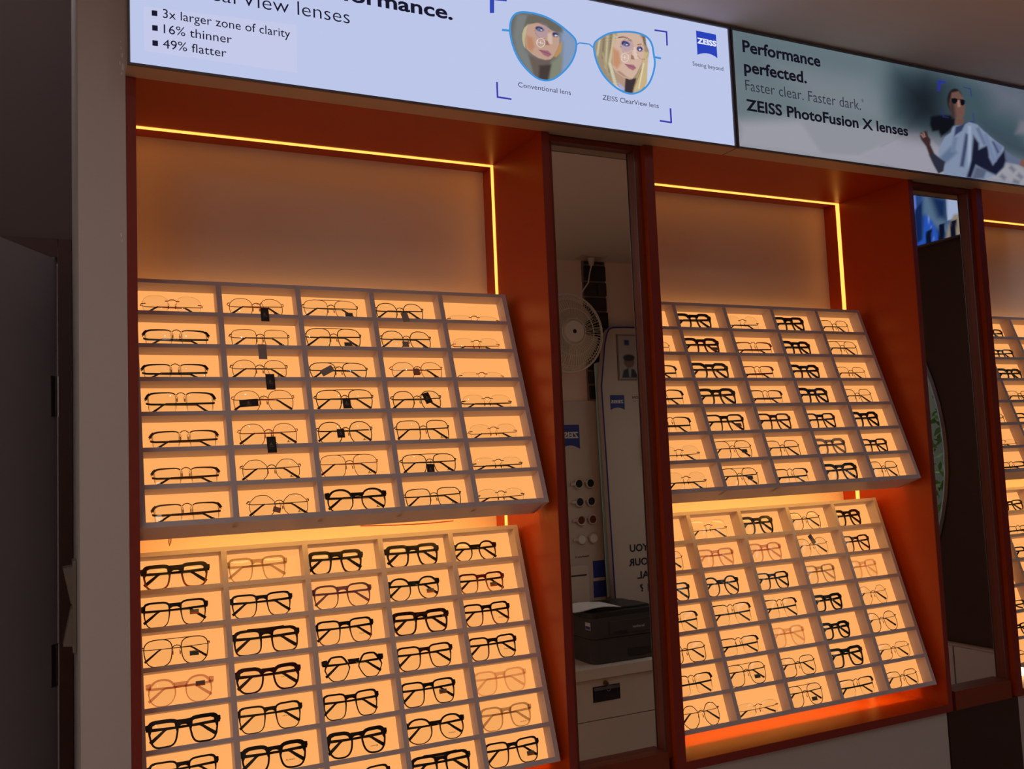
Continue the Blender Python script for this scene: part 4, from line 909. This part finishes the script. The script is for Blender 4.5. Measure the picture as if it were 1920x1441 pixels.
# kiosk
KV = 2.50
left = [(1170, 613.2), (1149, 613.5), (1142, 617), (1138, 625), (1134, 645), (1128, 724), (1137, 860), (1150, 1060), (1156, 1135)]
P_ = [M(*q, KV)[[0, 2]] for q in left]; P_.append((P_[-1][0]+.30, P_[-1][1])); P_.append((P_[5][0]+.33, P_[5][1])); P_.append((P_[4][0]+.29, P_[3][1])); P_.append((P_[1][0]+.26, P_[0][1]))
P_[-5] = (P_[-5][0], DESKZ+.001); P_[-4] = (P_[-4][0], DESKZ+.001)
ky = 2*YM-KV; off = (P_[-5][0], ky, DESKZ)
t = thing('try_on_kiosk', off, 'tall white kiosk board with blue edge and screen, behind the printer in the mirror', 'kiosk')
MB().prism([(a-off[0], b-off[2]) for a, b in P_], lambda u, v, d: (u, d, v), -.045, 0).obj('body', PW, t)
MB().tube([(a-off[0], .0, b-off[2]) for a, b in P_], .0045, 5, closed=True).obj('blue_edge', PB, t)
LYK = [(ell(20, 62, 11, 14), (120, 84, 70), 2), ([(4, 100), (8, 82), (18, 76), (30, 80), (38, 100)], (22, 24, 34), 1.5), (ell(20, 52, 12, 8), (24, 18, 18), 2), ([(18, 77), (24, 77), (22, 98), (19, 98)], (150, 150, 160), 1), (ell(44, 66, 8, 13), (118, 84, 74), 2), ([(34, 102), (38, 84), (60, 84), (60, 102)], (26, 24, 32), 1.5)]
a = M(1159, 670, KV); b = M(1214, 670, KV); zt, zb_ = M(1180, 630, KV)[2], M(1180, 710, KV)[2]
boxo('screen_frame', (a[0]-.008, b[0]+.008, ky, ky+.008, zb_-.008, zt+.008), mat('screen frame', (120, 104, 94), .4), t, off)
nx, nz = 40, 56; V = [(a[0]+(b[0]-a[0])*i/nx-off[0], .0086, zt+(zb_-zt)*j/nz-off[2]) for j in range(nz+1) for i in range(nx+1)]
PPk = np.array([(60*i/nx, 102*j/nz) for j in range(nz+1) for i in range(nx+1)], float)
scr = print_mesh('screen_picture', V, [(j*(nx+1)+i, j*(nx+1)+i+1, (j+1)*(nx+1)+i+1, (j+1)*(nx+1)+i) for j in range(nz) for i in range(nx)], PPk, LYK+[([(12, 10), (22, 10), (22, 22), (12, 22)], (34, 50, 130), .5)], (168, 156, 150), printmat('screen print', lit=False), t)
def rshield(par, off, pl, pt, pr, pb, yv, cap):
    a, b = M(pl, pt, yv), M(pr, pt, yv); zt, zb_ = M((pl+pr)/2, pt, yv)[2], M((pl+pr)/2, pb, yv)[2]; y = a[1]+.0008-off[1]; w_ = b[0]-a[0]
    pts = [(a[0], zt), (b[0], zt), (b[0], zb_)]+[(b[0]-w_*k/8, zb_+(zt-zb_)*.16*math.sin(PI*k/8)) for k in range(1, 8)]+[(a[0], zb_)]
    MB().prism([(p[0]-off[0], p[1]-off[2]) for p in pts], lambda u, v, d: (u, d, v), y-.0007, y).obj('shield', PB, par)
    word('shield_lettering', 'ZEISS', PWI, par, lambda X, Z: (b[0]-X-off[0], y+.0008, Z-off[2]), w_*.05, w_*.95, zb_+(zt-zb_)*.46, cap, .04)
rshield(t, off, 1143.5, 740.5, 1170, 768, KV, .016)
rword('lettering', 'TRY-ON', PK, t, off, (1185.6, 748), (1213, 746), .014, KV, .02); rword('lettering', 'how you see', PK, t, off, (1186, 753), (1213, 751), .005, KV)
for s, pl, pr, y in (('YOU', 1181, 1216, 1035), ('YOUR', 1179, 1226, 1061), ('TAL', 1195, 1229, 1085), ('N ?', 1200, 1230, 1109)):
    rword('lettering', s, PK, t, off, (pl, y), (pr, y-5), .036, KV, .03)
a = M(1207, 830, KV); boxo('holder', (a[0]-.010, a[0]+.014, ky, ky+.03, M(1207, 868, KV)[2], M(1207, 808, KV)[2]), PK, t, off, .003)
# leaning pale board behind it
Q_ = [M(*q, 2.56)[[0, 2]] for q in ((1115, 681), (1150, 670), (1165, 1100), (1140, 1119))]
off = (Q_[3][0], 2*YM-2.56, DESKZ)
tag(MB().prism([(q[0], q[1]) for q in Q_], lambda u, v, d: (u, d, v), 2*YM-2.568, 2*YM-2.56).obj('foam_board', mat('pale teal board', (186, 214, 208), .5)), 'pale teal-white board standing between blue-edged kiosk and lens poster, in the mirror', 'board')
# lens poster with tinted sample pairs
PV2 = 2.59; py = 2*YM-PV2; a = M(1030, 760, PV2); b = M(1119, 760, PV2); ztop, zbot = M(1080, 752, PV2)[2], DESKZ+.001
off = (a[0], py, zbot)
t = thing('lens_poster', off, 'white lens poster board with ZEISS shield, left of kiosk in the mirror', 'poster')
boxo('board', (a[0], b[0], py-.012, py, zbot, ztop), PW, t, off)
rshield(t, off, 1048, 796, 1085.5, 842, PV2, .03)
rcard('printed_photo', 1112, 1050, 1134, 1082, PV2, .0004, PB, t, (off[0], off[1]-.0006, off[2])); rcard('printed_photo', 1113, 1088, 1136, 1119, PV2, .0004, PB, t, (off[0], off[1]-.0006, off[2]))
rword('lettering', 'PhotoFusion X', PK, t, off, (1078, 1046), (1104, 1043), .009, PV2, .02)
for k, (cx1, cx2, y, col, nm) in enumerate(((1086, 1107.5, 906.5, (12, 12, 14), 'black'), (1088, 1109.5, 940.5, (30, 22, 18), 'dark brown'), (1090.5, 1112, 974.5, (96, 32, 10), 'amber'), (1092, 1114, 1010, None, 'clear'))):
    ca, cb = M(cx1, y, PV2-.01), M(cx2, y-1, PV2-.01); o = thing('sunglasses', ((ca[0]+cb[0])/2, py+.004, (ca[2]+cb[2])/2), 'round %s sample lenses in white frame on the lens poster, in the mirror' % nm, 'sunglasses', 'sample pairs on the lens poster')
    dx = (cb[0]-ca[0])/2; r_ = dx*.70; n = 20
    mb = MB()
    for s in (-1, 1): mb.tube([(s*dx+r_*math.cos(2*PI*i/n), .004, r_*math.sin(2*PI*i/n)) for i in range(n)], .005, 6, closed=True)
    mb.tube([(-dx+r_, .004, .006), (0, .004, .012), (dx-r_, .004, .006)], .004, 6); mb.box(-dx-r_-.028, -dx-r_+.002, .001, .008, -.007, .007)
    mb.obj('frame', PW, o)
    lm = mat('tint '+nm, col, .15) if col else PWI
    for s in (-1, 1): MB().prism([(s*dx+r_*math.cos(2*PI*i/n), r_*math.sin(2*PI*i/n)) for i in range(n)], lambda u, v, d: (u, d, v), .002, .005).obj('lens', lm, o)
# small leaflet box on the desk
a, b = M(1069, 1100, 2.45), M(1105, 1100, 2.45); zt = M(1085, 1062, 2.45)[2]
t = thing('leaflet_box', (a[0], a[1], DESKZ), 'white leaflet box on the desk behind the printer, in the mirror', 'box')
boxo('carton', (a[0], b[0], a[1]-.06, a[1], DESKZ, zt), PW, t, (a[0], a[1], DESKZ), .001); boxo('label_strip', (a[0]+.01, b[0]-.012, a[1], a[1]+.0006, zt-.05, zt-.042), PK, t, (a[0], a[1], DESKZ))
# stone strip
a, b = M(1094, 560, 2.6)[0], M(1136, 560, 2.6)[0]; ZST = ztop+.006
t = thing('stone_cladding', (a, WF, ZST), 'narrow strip of dark stone blocks running up the wall, behind the fan', 'stone cladding')
STN = [mat('slate %d' % i, c, .85, noise=.35, nscale=30, bump=.8, bscale=40) for i, c in enumerate(((44, 38, 36), (54, 46, 42), (38, 34, 34)))]
boxo('mortar', (0, b-a, .0, .012, 0, CZ-ZST-.001), mat('mortar', (128, 112, 100), .9, noise=.3, nscale=40), t)
zz = 0.0; k = 0
while zz < CZ-ZST-.02:
    h = min(random.uniform(.07, .095), CZ-ZST-.004-zz)
    if k % 3 == 1: cut = [(.003, (b-a)*.55), ((b-a)*.55+.008, b-a-.003)]
    else: cut = [(.002+random.uniform(0, .008), b-a-.002-random.uniform(0, .006))]
    for c0, c1 in cut: boxo('stone', (c0, c1, .0, random.uniform(.022, .034), zz+.006, zz+h-.003), STN[k % 3], t, (0, 0, 0), .003)
    zz += h+.003; k += 1
# ceiling plate with flex, wall fan
c = M(1108, 478, 2.5); c[2] = CZ
t = thing('ceiling_plate', (c[0], c[1], CZ), 'square white ceiling plate the fan cable drops from, in the mirror', 'ceiling plate')
boxo('plate', (-.075, .075, -.05, .05, -.008, -.0003), PW, t); MB().tube([(0, 0, -.008), (0, 0, -.05)], [.022, .012], 10).obj('cable_grip', PW, t)
fc = M(1066, 624, 2.32)
t = thing('wall_fan', (fc[0], WF, fc[2]), 'white round caged wall fan beside the dark stone strip, in the mirror', 'fan')
R_ = .205; fy = fc[1]-WF
mb = MB(); ncirc = 40
def circ(r, y): return [(r*math.cos(2*PI*i/ncirc), y, r*math.sin(2*PI*i/ncirc)) for i in range(ncirc)]
mb.tube(circ(R_, fy), .006, 6, closed=True)
for r, dy in ((R_*.86, .035), (R_*.6, .052), (R_*.34, .058)): mb.tube(circ(r, fy+dy), .002, 4, closed=True); mb.tube(circ(r, fy-dy), .002, 4, closed=True)
for i in range(72):
    c_, s_ = math.cos(2*PI*i/72), math.sin(2*PI*i/72)
    for sg in (1, -1):
        mb.tube([(r*c_, fy+sg*d, r*s_) for r, d in ((R_, 0), (R_*.93, .026), (R_*.8, .042), (R_*.55, .054), (R_*.3, .058))], .0013, 3, caps=False)
FW = mat('fan white', (214, 208, 200), .4); mb.obj('guard', FW, t)
MB().tube([(0, fy+.045, 0), (0, fy+.066, 0)], [.062, .056], 20).obj('hub_cap', FW, t)
MB().tube([(0, fy+.0662, 0), (0, fy+.0672, 0)], .011, 12).obj('hub_badge', PK, t)
FB = mat('fan blade', (206, 196, 170), .35, alpha=.7)
for k in range(3):
    a0 = k*2*PI/3+.5; V = []
    for i in range(9):
        aa = a0+i/8*1.5
        for r in (.035, .10, R_*.86): V.append((r*math.cos(aa), fy+.018*(i/8-.5), r*math.sin(aa)))
    MB().add(V, [f_ for i in range(8) for f_ in ((3*i, 3*i+1, 3*i+4, 3*i+3), (3*i+1, 3*i+2, 3*i+5, 3*i+4))]).obj('blade', FB, t)
MB().tube([(0, fy-.045, 0), (0, fy-.13, 0)], [.055, .045], 16).obj('motor', FW, t)
MB().box(-.04, .04, .001, .03, -.18, -.02).tube([(0, .02, -.10), (0, .08, -.09), (0, fy-.12, -.02)], .02, 8).obj('bracket', FW, t)
cb = [c+np.array((0, 0, -.05)), M(1106, 510, 2.5), M(1103, 530, 2.46), M(1092, 546, 2.42), M(1080, 572, 2.40), np.array((fc[0]+.0, fc[1]-.09, fc[2]+.03))]
tag(MB().tube(smooth_closed([tuple(q) for q in cb[:1]], 1)+[tuple(q) for q in cb[1:]], .004, 6).obj('power_cable', FW), 'white flex from the ceiling plate down to the wall fan, in the mirror', 'cable') if False else tag(MB().tube([tuple(q) for q in cb], .004, 6).obj('power_cable', FW), 'white flex hanging from the ceiling plate to the caged fan, in the mirror', 'cable')

# right side, seen in the second mirror: blue lightbox and a white low cabinet
off = (WR, -.75, 2.25)
t = thing('wall_lightbox', off, 'blue picture lightbox high on the dark partition, reflected in the second mirror', 'sign')
boxo('housing', (WR-.028, WR-.001, -1.15, -.25, 2.247, 2.57), DARKTRIM, t, off)
LY2 = []
def pbx(p): return (1680+p[0]/2.771, 330+p[1]/2.771)
def lb(c, soft, *p): LY2.append(([pbx(q) for q in p], c, soft/2.771))
lb((90, 118, 150), 20, (140, 80), (270, 110), (270, 300), (200, 260), (140, 190)); lb((22, 46, 92), 25, (170, 90), (265, 120), (262, 230), (215, 215))
lb((40, 90, 200), 5, (150, 200), (190, 235), (215, 300), (215, 380), (110, 400), (118, 330), (140, 330)); lb((120, 150, 230), 3, *seg((165, 205), (195, 330), 5)); lb((96, 126, 210), 3, *seg((85, 100), (95, 200), 30))
lb((20, 40, 90), 8, (95, 180), (135, 130), (135, 330), (108, 350)); lb((170, 186, 226), 5, (262, 100), (340, 120), (340, 220), (268, 230)); lb((150, 140, 126), 8, (275, 250), (300, 200), (340, 190), (340, 330), (255, 340))
for x in (170, 237, 297): lb((14, 20, 44), 4, (x-18, 400), (x-14, 290 if x < 200 else 250 if x < 260 else 232), (x+18, 270 if x < 200 else 245 if x < 260 else 225), (x+10, 400))
ny, nz = 110, 50; V = []; PPb = []
for j in range(nz+1):
    for i in range(ny+1):
        y = -1.145+.89*i/ny; z = 2.252+.313*j/nz; V.append((-.0286, y-off[1], z-off[2])); PPb.append(proj((WR-.0286, 2*YM-y, z)))
print_mesh('printed_face', V, [(j*(ny+1)+i, j*(ny+1)+i+1, (j+1)*(ny+1)+i+1, (j+1)*(ny+1)+i) for j in range(nz) for i in range(ny)], np.array(PPb), LY2, (44, 74, 140), PRINT, t)
off = (WR-.02, -.1, FZ)
t = thing('low_cabinet', off, 'white low two-door cabinet on the dark partition, reflected in the second mirror', 'cabinet')
boxo('carcass', (WR-.03, WR-.001, -1.05, -.12, FZ, .695), BASEW, t, off); boxo('door', (WR-.048, WR-.0305, -.577, -.125, FZ+.05, .69), BASEW, t, off, .001); boxo('door', (WR-.048, WR-.0305, -1.045, -.583, FZ+.05, .69), BASEW, t, off, .001)
